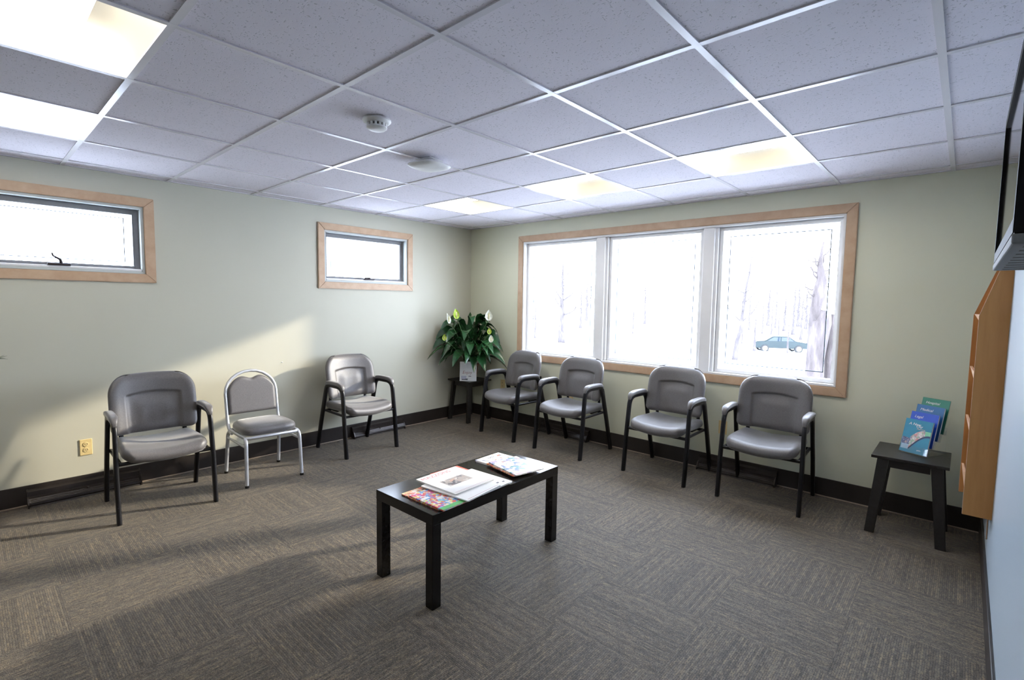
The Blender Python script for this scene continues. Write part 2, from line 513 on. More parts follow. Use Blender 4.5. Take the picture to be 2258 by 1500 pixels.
# recessed light panels
LL = {(1, 4): 'lit recessed ceiling panel nearest the corner above the potted plant',
      (3, 4): 'lit recessed ceiling panel, middle one of the three near the big window',
      (5, 4): 'lit recessed ceiling panel, largest and rightmost of those near the big window',
      (1, -1): 'lit recessed ceiling panel at left photo edge, smaller one above the small window',
      (3, -1): 'large lit recessed ceiling panel in the upper left photo corner'}
light_group = 'recessed ceiling light panels'
def make_light():
    t = empty('ceiling_light')
    w, d, h = 0.5976 / 2 - 0.001, 0.590 / 2 - 0.001, 0.085
    ix, iy = w - 0.045, d - 0.15
    def quadset(pairs, th=0.004):
        b = bmesh.new()
        for q in pairs:
            vv = [b.verts.new(p) for p in q]; b.faces.new(vv)
        return b
    o = [(-w, -d, 0.002), (w, -d, 0.002), (w, d, 0.002), (-w, d, 0.002)]
    n = [(-ix, -iy, h), (ix, -iy, h), (ix, iy, h), (-ix, iy, h)]
    # curved end reflectors
    for s in (-1, 1):
        b = bmesh.new(); N = 10; rows = []
        for k in range(N + 1):
            u = k / N
            y = s * (d + (iy - d) * u); z = 0.002 + (h - 0.002) * math.sin(u * PI / 2) ** 0.9
            hw = w + (ix - w) * u
            rows.append((b.verts.new((-hw, y, z)), b.verts.new((hw, y, z))))
        for k in range(N):
            q = (rows[k][0], rows[k][1], rows[k + 1][1], rows[k + 1][0])
            b.faces.new(q if s < 0 else tuple(reversed(q)))
        new_obj('end_reflector', b, MT['reflector'], t, smooth=3.2)
    fill = []
    for s in (-1, 1):
        for q in (-1, 1):
            cv = [(q * (w + (ix - w) * k / 10), s * (d + (iy - d) * k / 10), 0.002 + (h - 0.002) * math.sin(k / 10 * PI / 2) ** 0.9) for k in range(11)]
            fill.append(cv)
    new_obj('diffuser', quadset(fill + [(n[0], n[3], n[2], n[1]), (o[1], n[1], n[2], o[2]), (o[3], n[3], n[0], o[0])]), MT['lens'], t)
    new_obj('housing', BX(-w, w, -d, d, h + 0.006, h + 0.05), MT['white_trim'], t)
    return t
lp = make_light()
for k, (i, j) in enumerate(LIGHTS):
    o = lp if k == 0 else copy_tree(lp)
    o.location = (gx(i) + 0.3048, gy(j) + 0.301, H)
    tag(o, LL.get((i, j), 'lit recessed ceiling panel further back, out of view behind the camera'), 'ceiling light', light_group)

# ------------------------------------------------------------------ windows
def frame_bm(bm, axis, a0, a1, z0, z1, w, d0, d1, bev=0.0, mitre=True, wb=None):
    """rectangular frame; axis 'x' (lies in XZ, depth along Y) or 'y' (lies in YZ, depth along X). outer rect a0..a1,z0..z1; width w inward"""
    o = [(a0, z0), (a1, z0), (a1, z1), (a0, z1)]
    n = [(a0 + w, z0 + w), (a1 - w, z0 + w), (a1 - w, z1 - w), (a0 + w, z1 - w)]
    def P(p, d): return (p[0], d, p[1]) if axis == 'x' else (d, p[0], p[1])
    for k in range(4):
        q = [o[k], o[(k + 1) % 4], n[(k + 1) % 4], n[k]]
        A = [bm.verts.new(P(p, d0)) for p in q]; B = [bm.verts.new(P(p, d1)) for p in q]
        fs = [bm.faces.new(A), bm.faces.new(list(reversed(B)))]
        for m_ in range(4):
            fs.append(bm.faces.new((A[m_], B[m_], B[(m_ + 1) % 4], A[(m_ + 1) % 4])))
    bmesh.ops.recalc_face_normals(bm, faces=bm.faces)
    if bev:
        bmesh.ops.bevel(bm, geom=[e for e in bm.edges], offset=bev, segments=2, affect='EDGES')

w1 = empty('window_1', (0, 0, 0)); w1['kind'] = 'structure'
CW = 0.068
bm = bmesh.new(); frame_bm(bm, 'x', WX0 - CW, WX1 + CW, WZ0 - CW, WZ1 + CW, CW, -0.018, -0.0005, 0.004)
new_obj('window_casing', bm, MT['maple'], w1)
bm = bmesh.new(); frame_bm(bm, 'x', WX0 + .001, WX1 - .001, WZ0 + .001, WZ1 - .001, 0.016, -0.010, 0.15, 0.002)
new_obj('window_frame', bm, MT['white_trim'], w1)
PANES = [(WX0 + 0.017, 1.805), (1.94, 2.868), (3.0, WX1 - 0.017)]
for x0, x1 in ((1.807, 1.938), (2.870, 2.998)):
    bm = bmesh.new(); box(bm, x0, x1, 0.02, 0.13, WZ0 + 0.018, WZ1 - 0.018, bev=0.004); box(bm, x0 + 0.01, x1 - 0.025, 0.0, 0.022, WZ0 + 0.018, WZ1 - 0.018, bev=0.004)
    new_obj('mullion', bm, MT['white_trim'], w1)
for x0, x1 in PANES:
    z0, z1 = WZ0 + 0.018, WZ1 - 0.018
    bm = bmesh.new(); frame_bm(bm, 'x', x0, x1, z0, z1, 0.030, 0.045, 0.10, 0.003)
    sa = new_obj('sash', bm, MT['white_trim'], w1)
    new_obj('glass_pane', BX(x0 + .028, x1 - .028, 0.070, 0.074, z0 + .028, z1 - .028), MT['glass'], sa)
    bm = bmesh.new(); frame_bm(bm, 'x', x0 + .080, x1 - .080, z0 + .075, z1 - .075, 0.006, 0.064, 0.0695)
    new_obj('glazing_line', bm, MT['blue_wire'], sa)

def small_window(name, s, folded=False):
    y0, y1, z0, z1 = s
    w = empty(name); w['kind'] = 'structure'
    bm = bmesh.new(); frame_bm(bm, 'y', y0 - 0.065, y1 + 0.065, z0 - 0.065, z1 + 0.065, 0.065, 0.0005, 0.018, 0.004)
    new_obj('window_casing', bm, MT['maple'], w)
    bm = bmesh.new(); frame_bm(bm, 'y', y0 + .001, y1 - .001, z0 + .001, z1 - .001, 0.018, -0.15, 0.004, 0.002)
    new_obj('window_frame', bm, MT['shaded_white'], w)
    bm = bmesh.new(); frame_bm(bm, 'y', y0 + .020, y1 - .020, z0 + .020, z1 - .020, 0.038, -0.10, -0.055, 0.003)
    sa = new_obj('sash', bm, MT['gray_sash'], w)
    new_obj('glass_pane', BX(-0.080, -0.076, y0 + .048, y1 - .048, z0 + .048, z1 - .048), MT['glass'], sa)
    bm = bmesh.new(); frame_bm(bm, 'y', y0 + .105, y1 - .105, z0 + .085, z1 - .085, 0.005, -0.0755, -0.070)
    new_obj('glazing_line', bm, MT['blue_wire'], sa)
    new_obj('sill_cover', BX(-0.054, 0.002, y0 + .021, y1 - .021, z0 + .019, z0 + .035, bev=0.003), MT['white_trim'], w)
    yc = (y0 + y1) / 2
    bm = bmesh.new()
    box(bm, -0.006, 0.017, yc - 0.06, yc + 0.06, z0 + 0.035, z0 + 0.050, bev=0.004)
    if folded: sweep(bm, [(0.006, yc + 0.012, z0 + 0.045), (0.012, yc + 0.006, z0 + 0.056), (0.016, yc - 0.03, z0 + 0.056), (0.016, yc - 0.05, z0 + 0.052)], 0.007, 8, taper=[1.3, 1.2, .8, .8])
    else: sweep(bm, [(0.006, yc + 0.012, z0 + 0.045), (0.008, yc + 0.006, z0 + 0.075), (0.012, yc - 0.03, z0 + 0.098), (0.014, yc - 0.035, z0 + 0.118)], 0.007, 8, taper=[1.5, 1.2, .8, .8])
    new_obj('crank_handle', bm, MT['bronze'], w, smooth=0.8)
small_window('window_2', S1)
small_window('window_3', S2, True)

# ------------------------------------------------------------------ armchairs
def pillow_grid(bm, nu, nv, fx, front, back):
    """closed pillow from two height fields. fx(u,v)->(x,z); front/back(u,v,x,z)->y"""
    F = [[None] * (nv + 1) for _ in range(nu + 1)]; B = [[None] * (nv + 1) for _ in range(nu + 1)]
    for i in range(nu + 1):
        for j in range(nv + 1):
            u = -1 + 2 * i / nu; v = j / nv
            x, z = fx(u, v)
            F[i][j] = bm.verts.new((x, front(u, v, x, z), z))
            edge = i in (0, nu) or j in (0, nv)
            B[i][j] = F[i][j] if edge else bm.verts.new((x, back(u, v, x, z), z))
    for i in range(nu):
        for j in range(nv):
            bm.faces.new((F[i][j], F[i + 1][j], F[i + 1][j + 1], F[i][j + 1]))
            q = [B[i][j], B[i][j + 1], B[i + 1][j + 1], B[i + 1][j]]
            if len(set(q)) == 4:
                try: bm.faces.new(q)
                except ValueError: pass
    bmesh.ops.recalc_face_normals(bm, faces=bm.faces)

def sstep(a, b, x):
    t = max(0.0, min(1.0, (x - a) / (b - a)))
    return t * t * (3 - 2 * t)

def cosgrid(t):   # denser towards the ends
    return 0.5 - 0.5 * math.cos(PI * t)

def backrest_bm():
    bm = bmesh.new()
    zb, zt = 0.485, 0.868
    def halfw(z):
        w = 0.247 + 0.006 * math.sin((z - zb) / (zt - zb) * PI)
        if z > zt - 0.125:
            r = 0.125; k = (z - (zt - r)) / r
            w -= r * 0.85 * (1 - math.sqrt(max(0.0, 1 - k ** 2.3)))
        if z < zb + 0.04:
            k = ((zb + 0.04) - z) / 0.04
            w -= 0.035 * (1 - math.sqrt(max(0.0, 1 - k * k)))
        return w
    def fx(u, v):
        z = zb + (zt - zb) * (0.35 * v + 0.65 * cosgrid(v))
        uu = math.copysign(1, u) * abs(0.35 * u + 0.65 * math.sin(u * PI / 2))
        x = uu * halfw(z)
        return x, z + 0.012 * (1 - (x / 0.25) ** 2) * sstep(zt - 0.12, zt, z) - 0.006 * (1 - (x / 0.25) ** 2) * (1 - sstep(zb, zb + 0.1, z))
    def tilt(z): return 0.115 + (z - zb) * 0.20
    def thick(x, z):
        e = min(halfw(min(max(z, zb), zt)) - abs(x), zt + 0.010 - z, z - zb + 0.006)
        k = max(0.0, min(1.0, e / 0.055))
        return math.sqrt(max(0.0, 1 - (1 - k) ** 2))
    def curve(x): return -0.055 * (x / 0.25) ** 2
    def front(u, v, x, z):
        t = thick(x, z)
        top = 0.757 - 0.016 * (x / 0.16) ** 2
        hw = 0.160 - 0.02 * (0.76 - z)
        rec = sstep(0, 0.010, hw - abs(x)) * sstep(0, 0.010, top - z)
        bulge = 0.012 * sstep(0.02, 0.10, hw - abs(x)) * sstep(0.02, 0.10, top - z)
        return tilt(z) + curve(x) - 0.038 * t + 0.013 * rec - bulge
    def back(u, v, x, z): return tilt(z) + curve(x) + 0.028 * thick(x, z)
    pillow_grid(bm, 64, 64, fx, front, back)
    return bm

def seat_bm():
    bm = bmesh.new()
    yf, yr = -0.275, 0.205
    def hw(v):
        w = 0.240 - 0.012 * v
        for r, k in ((0.09, 1 - v / (0.09 / (yr - yf))), (0.07, 1 - (1 - v) / (0.07 / (yr - yf)))):
            if k > 0: w -= r * 0.75 * (1 - math.sqrt(max(0.0, 1 - min(1, k) ** 2.2)))
        return w
    nu, nv = 40, 36
    def co(u, vv):
        v = 0.3 * vv + 0.7 * cosgrid(vv)
        y = yf + (yr - yf) * v
        uu = math.copysign(1, u) * abs(0.35 * u + 0.65 * math.sin(u * PI / 2))
        x = uu * hw(v)
        y -= 0.012 * (1 - (x / 0.24) ** 2) * (1 - sstep(0, 0.3, v))
        return x, y, v
    def prof(x, y, v):
        e = min(hw(v) - abs(x), (v) * (yr - yf), (1 - v) * (yr - yf))
        k = max(0.0, min(1.0, e / 0.05))
        return math.sqrt(max(0.0, 1 - (1 - k) ** 2))
    T_ = [[None] * (nv + 1) for _ in range(nu + 1)]; B_ = [[None] * (nv + 1) for _ in range(nu + 1)]
    for i in range(nu + 1):
        for j in range(nv + 1):
            u = -1 + 2 * i / nu
            x, y, v = co(u, j / nv)
            sad = 0.030 * (x / 0.24) ** 2 - 0.012
            drop = -0.018 * (1 - sstep(0, 0.35, v)) - 0.012 * v
            mid = 0.415 + sad + drop
            T_[i][j] = bm.verts.new((x, y, mid + 0.045 * prof(x, y, v)))
            edge = i in (0, nu) or j in (0, nv)
            B_[i][j] = T_[i][j] if edge else bm.verts.new((x, y, mid - 0.036 * prof(x, y, v)))
    for i in range(nu):
        for j in range(nv):
            bm.faces.new((T_[i][j], T_[i + 1][j], T_[i + 1][j + 1], T_[i][j + 1]))
            q = [B_[i][j], B_[i][j + 1], B_[i + 1][j + 1], B_[i + 1][j]]
            try: bm.faces.new(q)
            except ValueError: pass
    bmesh.ops.recalc_face_normals(bm, faces=bm.faces)
    return bm

def side_path(s):
    x0, x1 = 0.266 * s, 0.262 * s
    front = [Vector((x0, -0.262, 0.0)), Vector((x0, -0.232, 0.30)), Vector((x1, -0.205, 0.545))]
    arc1 = arc_pts((x1, -0.205, 0.545), (x1, -0.197, 0.628), (x1, -0.115, 0.632), 7)[1:]
    mid = [Vector((x1, -0.04, 0.632))]
    arc2 = [Vector((x1, 0.01, 0.632))] + arc_pts((x1, 0.01, 0.632), (x1, 0.078, 0.630), (x1, 0.092, 0.56), 7)[1:]
    rear = [Vector((x0, 0.165, 0.30)), Vector((x0, 0.252, 0.0))]
    return front + arc1 + mid, mid + arc2 + rear

def make_armchair():
    t = empty('armchair')
    new_obj('seat', seat_bm(), MT['fabric'], t, smooth=3.2)
    new_obj('backrest', backrest_bm(), MT['fabric'], t, smooth=3.2)
    for s in (-1, 1):
        f, r = side_path(s)
        for p in (f, r):
            b = bmesh.new(); sweep(b, p, 0.0135, 12, flat_n=(1, 0, 0), rad2=0.0235)
            new_obj('leg', b, MT['black_metal'], t, smooth=1.0)
        b = bmesh.new()
        x = 0.262 * s
        pts = [(x, -0.205, 0.600), (x, -0.193, 0.632), (x, -0.150, 0.650), (x, -0.06, 0.653), (x, 0.02, 0.651), (x, 0.062, 0.640), (x, 0.085, 0.612)]
        pts = [Vector(p) for p in pts]
        sm = []
        for i in range(len(pts) - 1):
            for k in range(4):
                tt = k / 4
                p0 = pts[max(i - 1, 0)]; p1 = pts[i]; p2 = pts[i + 1]; p3 = pts[min(i + 2, len(pts) - 1)]
                sm.append(0.5 * ((2 * p1) + (-p0 + p2) * tt + (2 * p0 - 5 * p1 + 4 * p2 - p3) * tt ** 2 + (-p0 + 3 * p1 - 3 * p2 + p3) * tt ** 3))
        sm.append(pts[-1])
        n = len(sm)
        tp = [min(1.0, 0.45 + 2.2 * min(i, n - 1 - i) / n) for i in range(n)]
        sweep(b, sm, 0.024, 14, flat_n=(1, 0, 0), rad2=0.017, taper=tp)
        new_obj('armrest_pad', b, MT['fabric'], t, smooth=3.2)
    b = bmesh.new()
    sweep(b, [(-0.26, -0.222, 0.365), (0.26, -0.222, 0.365)], 0.012, 10)
    sweep(b, [(-0.26, 0.142, 0.372), (0.26, 0.142, 0.372)], 0.012, 10)
    for s in (-1, 1): sweep(b, [(0.245 * s, -0.222, 0.368), (0.245 * s, 0.142, 0.375)], 0.011, 10)
    new_obj('seat_frame', b, MT['black_metal'], t, smooth=1.0)
    for s in (-1, 1):
        b = bmesh.new()
        sweep(b, [(0.185 * s, 0.02, 0.372), (0.185 * s, 0.12, 0.374), (0.185 * s, 0.150, 0.40), (0.185 * s, 0.155, 0.50), (0.185 * s, 0.185, 0.62)], 0.014, 8, flat_n=(1, 0, 0), rad2=0.006)
        new_obj('back_support', b, MT['black_metal'], t, smooth=1.0)
    return t
arm0 = make_armchair()
AG = 'gray upholstered armchairs along the walls'
ARM = [((0.530, -3.395), 88, 'gray fabric armchair with black legs nearest the camera, by the ivory wall outlet'),
       ((0.330, -1.775), 91, 'gray fabric armchair under the small left wall window, between silver chair and plant'),
       ((1.045, -0.300), -6.5, 'gray fabric armchair under the big window right beside the potted plant'),
       ((1.825, -0.335), -0.5, 'second gray fabric armchair under the big window from the potted plant'),
       ((2.772, -0.298), -1.0, 'third gray fabric armchair from the plant, below the big window\'s right mullion'),
       ((3.545, -0.292), 2.0, 'gray fabric armchair under the big window\'s right pane, nearest the brochure stool')]
for k, ((x, y), a, lab) in enumerate(ARM):
    o = arm0 if k == 0 else copy_tree(arm0)
    o.location = (x, y, 0); o.rotation_euler = (0, 0, R(a))
    tag(o, lab, 'chair', AG)

# ------------------------------------------------------------------ silver stacking chair
def make_stack_chair():
    t = empty('stacking_chair')
    sv = MT['silver']
    # back hoop: rises from rear of the seat
    def by(z): return 0.185 + (z - 0.36) * 0.16
    hw = 0.195
    p = []
    p.append(Vector((-hw, 0.10, 0.345)))
    p += arc_pts((-hw, 0.10, 0.345), (-hw, 0.175, 0.350), (-hw, by(0.44), 0.44), 5)[1:]
    p.append(Vector((-hw, by(0.60), 0.60)))
    for k in range(0, 13):
        th = PI - PI * k / 12
        p.append(Vector((hw * math.cos(th), by(0.64 + 0.17 * math.sin(th)), 0.64 + 0.172 * math.sin(th))))
    q = [Vector((-v.x, v.y, v.z)) for v in reversed(p[:7])]
    b = bmesh.new(); sweep(b, p + q, 0.0125, 10)
    new_obj('back_frame', b, sv, t, smooth=1.2)
    # back pad with a handle cut-out at its top
    bm = bmesh.new()
    zb = 0.475
    def topz(x):
        k = min(1.0, abs(x) / 0.185)
        arch = 0.625 + 0.165 * math.sqrt(max(0, 1 - k * k))
        cut = 0.036 * math.exp(-(x / 0.052) ** 2)
        return min(arch, 0.790) - cut
    def fx(u, v):
        x = 0.184 * math.sin(u * PI / 2)
        return x, zb + (topz(x) - zb) * (0.4 * v + 0.6 * cosgrid(v))
    def th(x, z):
        e = min(0.186 - abs(x), topz(x) + .001 - z, z - zb + .001)
        k = max(0.0, min(1.0, e / 0.025)); return math.sqrt(max(0, 1 - (1 - k) ** 2))
    pillow_grid(bm, 40, 30, fx, lambda u, v, x, z: by(z) - 0.024 * th(x, z), lambda u, v, x, z: by(z) + 0.012 * th(x, z))
    new_obj('backrest', bm, MT['fabric'], t, smooth=3.2)
    # seat pad
    bm = bmesh.new()
    nu, nv = 32, 32
    def outl(th):
        c, s = math.cos(th), math.sin(th)
        e = 0.42
        x = math.copysign(abs(c) ** e, c); y = math.copysign(abs(s) ** e, s)
        return Vector((x * (0.200 if y < 0 else 0.200 - 0.015 * y), y * 0.200 - 0.015, 0))
    rings = []
    prof = [(0.90, 0.375), (0.97, 0.378), (1.0, 0.392), (1.0, 0.408), (0.97, 0.424), (0.88, 0.437), (0.6, 0.446), (0.3, 0.449), (0.02, 0.45)]
    N = 56
    for k, z in prof:
        ring = []
        for i in range(N):
            q_ = outl(2 * PI * i / N); q_ = Vector((q_.x * k, (q_.y + 0.015) * k - 0.015, z)); ring.append(bm.verts.new(q_))
        rings.append(ring)
    for a in range(len(rings) - 1):
        for i in range(N):
            bm.faces.new((rings[a][i], rings[a][(i + 1) % N], rings[a + 1][(i + 1) % N], rings[a + 1][i]))
    bm.faces.new(list(reversed(rings[0]))); bm.faces.new(rings[-1])
    new_obj('seat', bm, MT['fabric'], t, smooth=3.2)
    b = bmesh.new()
    sweep(b, [(-0.19, 0.165, 0.362), (-0.195, -0.185, 0.362), (-0.165, -0.212, 0.362), (0.165, -0.212, 0.362), (0.195, -0.185, 0.362), (0.19, 0.165, 0.362), (-0.19, 0.165, 0.362)], 0.0125, 10)
    for s in (-1, 1): sweep(b, [(0.200 * s, -0.20, 0.300), (0.200 * s, 0.185, 0.300)], 0.009, 8)
    new_obj('seat_frame', b, sv, t, smooth=1.2)
    for s in (-1, 1):
        for f in (-1, 1):
            if f < 0: path = [(0.190 * s, -0.13, 0.362)] + arc_pts((0.192 * s, -0.17, 0.362), (0.197 * s, -0.212, 0.360), (0.199 * s, -0.215, 0.31), 5) + [(0.205 * s, -0.23, 0.0)]
            else: path = [(0.190 * s, 0.10, 0.352)] + arc_pts((0.194 * s, 0.14, 0.352), (0.197 * s, 0.178, 0.350), (0.199 * s, 0.185, 0.31), 5) + [(0.205 * s, 0.228, 0.0)]
            b = bmesh.new(); sweep(b, [Vector(v) for v in path], 0.0135, 10)
            lg = new_obj('leg', b, sv, t, smooth=1.2)
            b = bmesh.new(); e = Vector(path[-1]); d = (Vector(path[-2]) - e).normalized()
            sweep(b, [e - Vector((0, 0, 0)), e + d * 0.018], 0.0155, 10)
            new_obj('foot_cap', b, MT['black_plastic'], lg, smooth=1.2)
    return t
sc = make_stack_chair()
sc.location = (0.472, -2.690, 0); sc.rotation_euler = (0, 0, R(89))
tag(sc, 'armless silver-framed stacking chair with gray padded seat between two armchairs', 'chair')

# ------------------------------------------------------------------ coffee table
def make_table():
    t = empty('coffee_table', (2.626, -2.415, 0), R(0.6))
    w, d, h = 0.448 / 2, 0.945 / 2, 0.45
    new_obj('tabletop', BX(-w, w, -d, d, h - 0.05, h, bev=0.002), MT['black_laminate'], t)
    for sx in (-1, 1):
        for sy in (-1, 1):
            x0 = sx * (w - 0.0255); y0 = sy * (d - 0.0255)
            new_obj('leg', BX(x0 - 0.025, x0 + 0.025, y0 - 0.025, y0 + 0.025, 0.0, h - 0.05, bev=0.002), MT['black_laminate'], t)
    return t
tag(make_table(), 'black rectangular coffee table covered with magazines in the middle of the carpet', 'coffee table')

# magazines
def rr_slab(w, h, t, r=0.004, n=3):
    pts = []
    for cx, cy, a0 in ((w / 2 - r, h / 2 - r, 0), (-w / 2 + r, h / 2 - r, 90), (-w / 2 + r, -h / 2 + r, 180), (w / 2 - r, -h / 2 + r, 270)):
        for k in range(n + 1):
            a = R(a0 + 90 * k / n); pts.append((cx + r * math.cos(a), cy + r * math.sin(a)))
    return pts

def print_mat(name, base, cols, scale=30, thr=0.5, seed=0.0):
    t = NT(name)
    vor = t.n('ShaderNodeTexVoronoi'); vor.inputs['Scale'].default_value = scale
    t.l(t.mapping(t.coord(), (1, 1, 1), loc=(seed, seed * 1.7, 0)), vor.inputs['Vector'])
    sep = t.n('ShaderNodeSeparateColor'); t.l(vor.outputs['Color'], sep.inputs[0])
    n = len(cols)
    pal = t.ramp(sep.outputs[0], [(i / n, c) for i, c in enumerate(cols)] + [(1.0, cols[-1])], 'CONSTANT')
    msk = t.noise(t.mapping(t.coord(), (1, 1, 1), loc=(seed, 0, 0)), scale * 0.8, 3)
    mx = t.n('ShaderNodeMix', data_type='RGBA')
    t.l(t.ramp(msk, [(thr - 0.03, (1, 1, 1)), (thr + 0.03, (0, 0, 0))]), mx.inputs[0])
    mx.inputs[6].default_value = (*base, 1); t.l(pal, mx.inputs[7])
    t.set(mx.outputs[2], 0.3, 0, 0.5)
    return t.m

MT['photo_gray'] = print_mat('photo_people', (0.40, 0.36, 0.34), [(0.16, 0.15, 0.16), (0.55, 0.36, 0.28), (0.30, 0.29, 0.31), (0.62, 0.60, 0.58), (0.10, 0.10, 0.12)], 55, 0.5)
MT['ink_red'] = flat('ink_red', (0.55, 0.16, 0.19)); MT['ink_dark'] = flat('ink_dark', (0.08, 0.08, 0.10))
MT['ink_white'] = flat('ink_white', (0.80, 0.80, 0.80)); MT['ink_rule'] = flat('ink_rule', (0.50, 0.30, 0.33))
MT['cov_white'] = flat('cover_white', (0.78, 0.775, 0.76), 0.35, 0.02)
MT['cov_food'] = print_mat('cover_food', (0.62, 0.07, 0.08), [(0.70, 0.10, 0.08), (0.75, 0.62, 0.20), (0.10, 0.30, 0.62), (0.78, 0.72, 0.62), (0.55, 0.08, 0.30), (0.20, 0.45, 0.66)], 80, 0.62)
MT['cov_orange'] = print_mat('cover_orange', (0.60, 0.22, 0.08), [(0.70, 0.15, 0.08), (0.75, 0.45, 0.20), (0.30, 0.16, 0.10), (0.70, 0.62, 0.55)], 70, 0.55, 3.0)
MT['cov_red'] = print_mat('cover_red', (0.70, 0.12, 0.08), [(0.74, 0.20, 0.12), (0.78, 0.50, 0.40), (0.60, 0.10, 0.08)], 26, 0.5, 7.0)
MT['cov_floral'] = print_mat('cover_floral', (0.78, 0.77, 0.74), [(0.42, 0.12, 0.05), (0.50, 0.22, 0.18), (0.66, 0.55, 0.40), (0.16, 0.20, 0.30)], 42, 0.44, 5.0)
MT['cov_kids'] = print_mat('cover_photo', (0.72, 0.74, 0.76), [(0.22, 0.22, 0.42), (0.10, 0.20, 0.42), (0.46, 0.38, 0.46), (0.08, 0.24, 0.26), (0.42, 0.22, 0.20)], 34, 0.50, 9.0)
MT['green_print'] = flat('green_strip', (0.08, 0.42, 0.10))

def magazine(x, y, z, w, h, rot, cover, label, th=0.006, page=None):
    """w along local x, h along local y; local +y is the top of the page"""
    t = empty('magazine', (x, y, z), R(rot))
    b = bmesh.new(); prism(b, rr_slab(w - 0.003, h - 0.003, th), 0.0006, th - 0.0006)
    new_obj('pages', b, page or MT['page'], t)
    b = bmesh.new()
    pts = rr_slab(w, h, th); prism(b, pts, 0.0, 0.0007)
    nx, ny = 14, 14
    prism(b, pts, th - 0.0007, th)
    box(b, -w / 2 - 0.0008, -w / 2 + 0.001, -h / 2 + 0.003, h / 2 - 0.003, 0.0001, th - 0.0001)
    new_obj('cover', b, cover, t)
    tag(t, label, 'magazine', 'magazines on the coffee table')
    return t
def strip(t, name, x0, x1, y0, y1, th, mat):
    return new_obj(name, BX(x0, x1, y0, y1, th, th + 0.0003), mat, t)
Z = 0.4505
magazine(2.690, -2.735, Z, 0.205, 0.275, 92, MT['cov_orange'], 'orange and brown covered magazine at the bottom of the near pile, corner showing left')
m = magazine(2.738, -2.738, Z + 0.0062, 0.195, 0.258, 91, MT['cov_food'], 'bright multicolored magazine with green strip, nearest the near table corner')
strip(m, 'printed_strip', -0.0975, 0.0975, -0.128, -0.098, 0.006, MT['green_print'])
for k in range(3): strip(m, 'printed_title', -0.085 + 0.052 * k, -0.045 + 0.052 * k, 0.03 - 0.045 * k, 0.05 - 0.045 * k, 0.006, MT['ink_white'])
m = magazine(2.572, -2.470, Z, 0.200, 0.270, 90, MT['cov_red'], 'magazine with red cover sticking out at back of the near pile', th=0.0075)
m = magazine(2.706, -2.470, Z + 0.0078, 0.235, 0.298, 93.5, MT['cov_white'], 'plain white catalog with rounded corners under the far side of the near pile', th=0.007)
for xx, yy in ((0.06, 0.10), (0.04, -0.11), (0.075, -0.12), (-0.01, -0.06)):
    strip(m, 'printed_mark', xx, xx + 0.016, yy, yy + 0.012, 0.007, MT['ink_dark'])
m = magazine(2.712, -2.585, Z + 0.0152, 0.262, 0.315, 97, MT['cov_white'], 'white newsprint magazine fanned out directly beneath the one with red masthead', th=0.006)
strip(m, 'printed_rule', -0.12, 0.12, -0.146, -0.143, 0.006, MT['ink_rule'])
m = magazine(2.640, -2.562, Z + 0.0216, 0.280, 0.300, 92.5, MT['cov_white'], 'white magazine with pink-red masthead and group photo on top of near pile', th=0.007)
text_mesh('masthead', 'MAZZONS', 0.040, MT['ink_red'], m, Matrix.Translation((-0.03, 0.117, 0.0072)), spacing=1.05)
strip(m, 'cover_photo', -0.085, 0.075, -0.055, 0.030, 0.007, MT['photo_gray'])
strip(m, 'printed_rule', -0.13, 0.13, -0.133, -0.131, 0.007, MT['ink_rule'])
strip(m, 'printed_rule', -0.13, 0.13, -0.142, -0.1405, 0.007, MT['ink_rule'])
m = magazine(2.574, -2.122, Z, 0.208, 0.275, 92, MT['cov_floral'], 'white magazine with small orange blossoms at the far end of the table', th=0.010)
text_mesh('lettering', 'EASY', 0.026, MT['ink_dark'], m, Matrix.Translation((0.0, 0.10, 0.0102)))
m = magazine(2.690, -2.163, Z + 0.0102, 0.200, 0.262, 80, MT['cov_orange'], 'orange-edged magazine second from the top of the far pile', th=0.006)
m = magazine(2.703, -2.153, Z + 0.0164, 0.202, 0.268, 79, MT['cov_kids'], 'glossy magazine with lilac and blue photo on top of the far pile', th=0.006)
strip(m, 'printed_strip', -0.095, 0.095, -0.128, -0.115, 0.006, MT['ink_rule'])

# ------------------------------------------------------------------ black stools used as side tables
def make_stool():
    t = empty('side_table')
    w, d, h = 0.185, 0.205, 0.50
    new_obj('tabletop', BX(-w, w, -d, d, h - 0.018, h, bev=0.003), MT['black_wood'], t)
    for sx in (-1, 1):
        for sy in (-1, 1):
            b = bmesh.new()
            xt, xb = sx * 0.128, sx * 0.172
            yt, yb = sy * 0.140, sy * 0.175
            hw, hd = 0.029, 0.017
            A = [b.verts.new((xb + i * hw * .86, yb + j * hd, 0)) for i, j in ((-1, -1), (1, -1), (1, 1), (-1, 1))]
            B = [b.verts.new((xt + i * hw, yt + j * hd, h - 0.018)) for i, j in ((-1, -1), (1, -1), (1, 1), (-1, 1))]
            b.faces.new(list(reversed(A))); b.faces.new(B)
            for k in range(4): b.faces.new((A[k], A[(k + 1) % 4], B[(k + 1) % 4], B[k]))
            bmesh.ops.bevel(b, geom=list(b.edges), offset=0.002, segments=1, affect='EDGES')
            new_obj('leg', b, MT['black_wood'], t)
    b = bmesh.new()
    for s in (-1, 1):
        box(b, -0.10, 0.10, s * 0.140 - 0.010, s * 0.140 + 0.010, h - 0.075, h - 0.018)
        box(b, s * 0.130 - 0.010, s * 0.130 + 0.010, -0.125, 0.125, h - 0.075, h - 0.018)
    new_obj('apron', b, MT['black_wood'], t)
    return t
st = make_stool()
st.location = (4.372, -0.290, 0)
tag(st, 'black wooden stool with splayed legs carrying brochures beside wall rack', 'side table', 'black stools used as side tables')
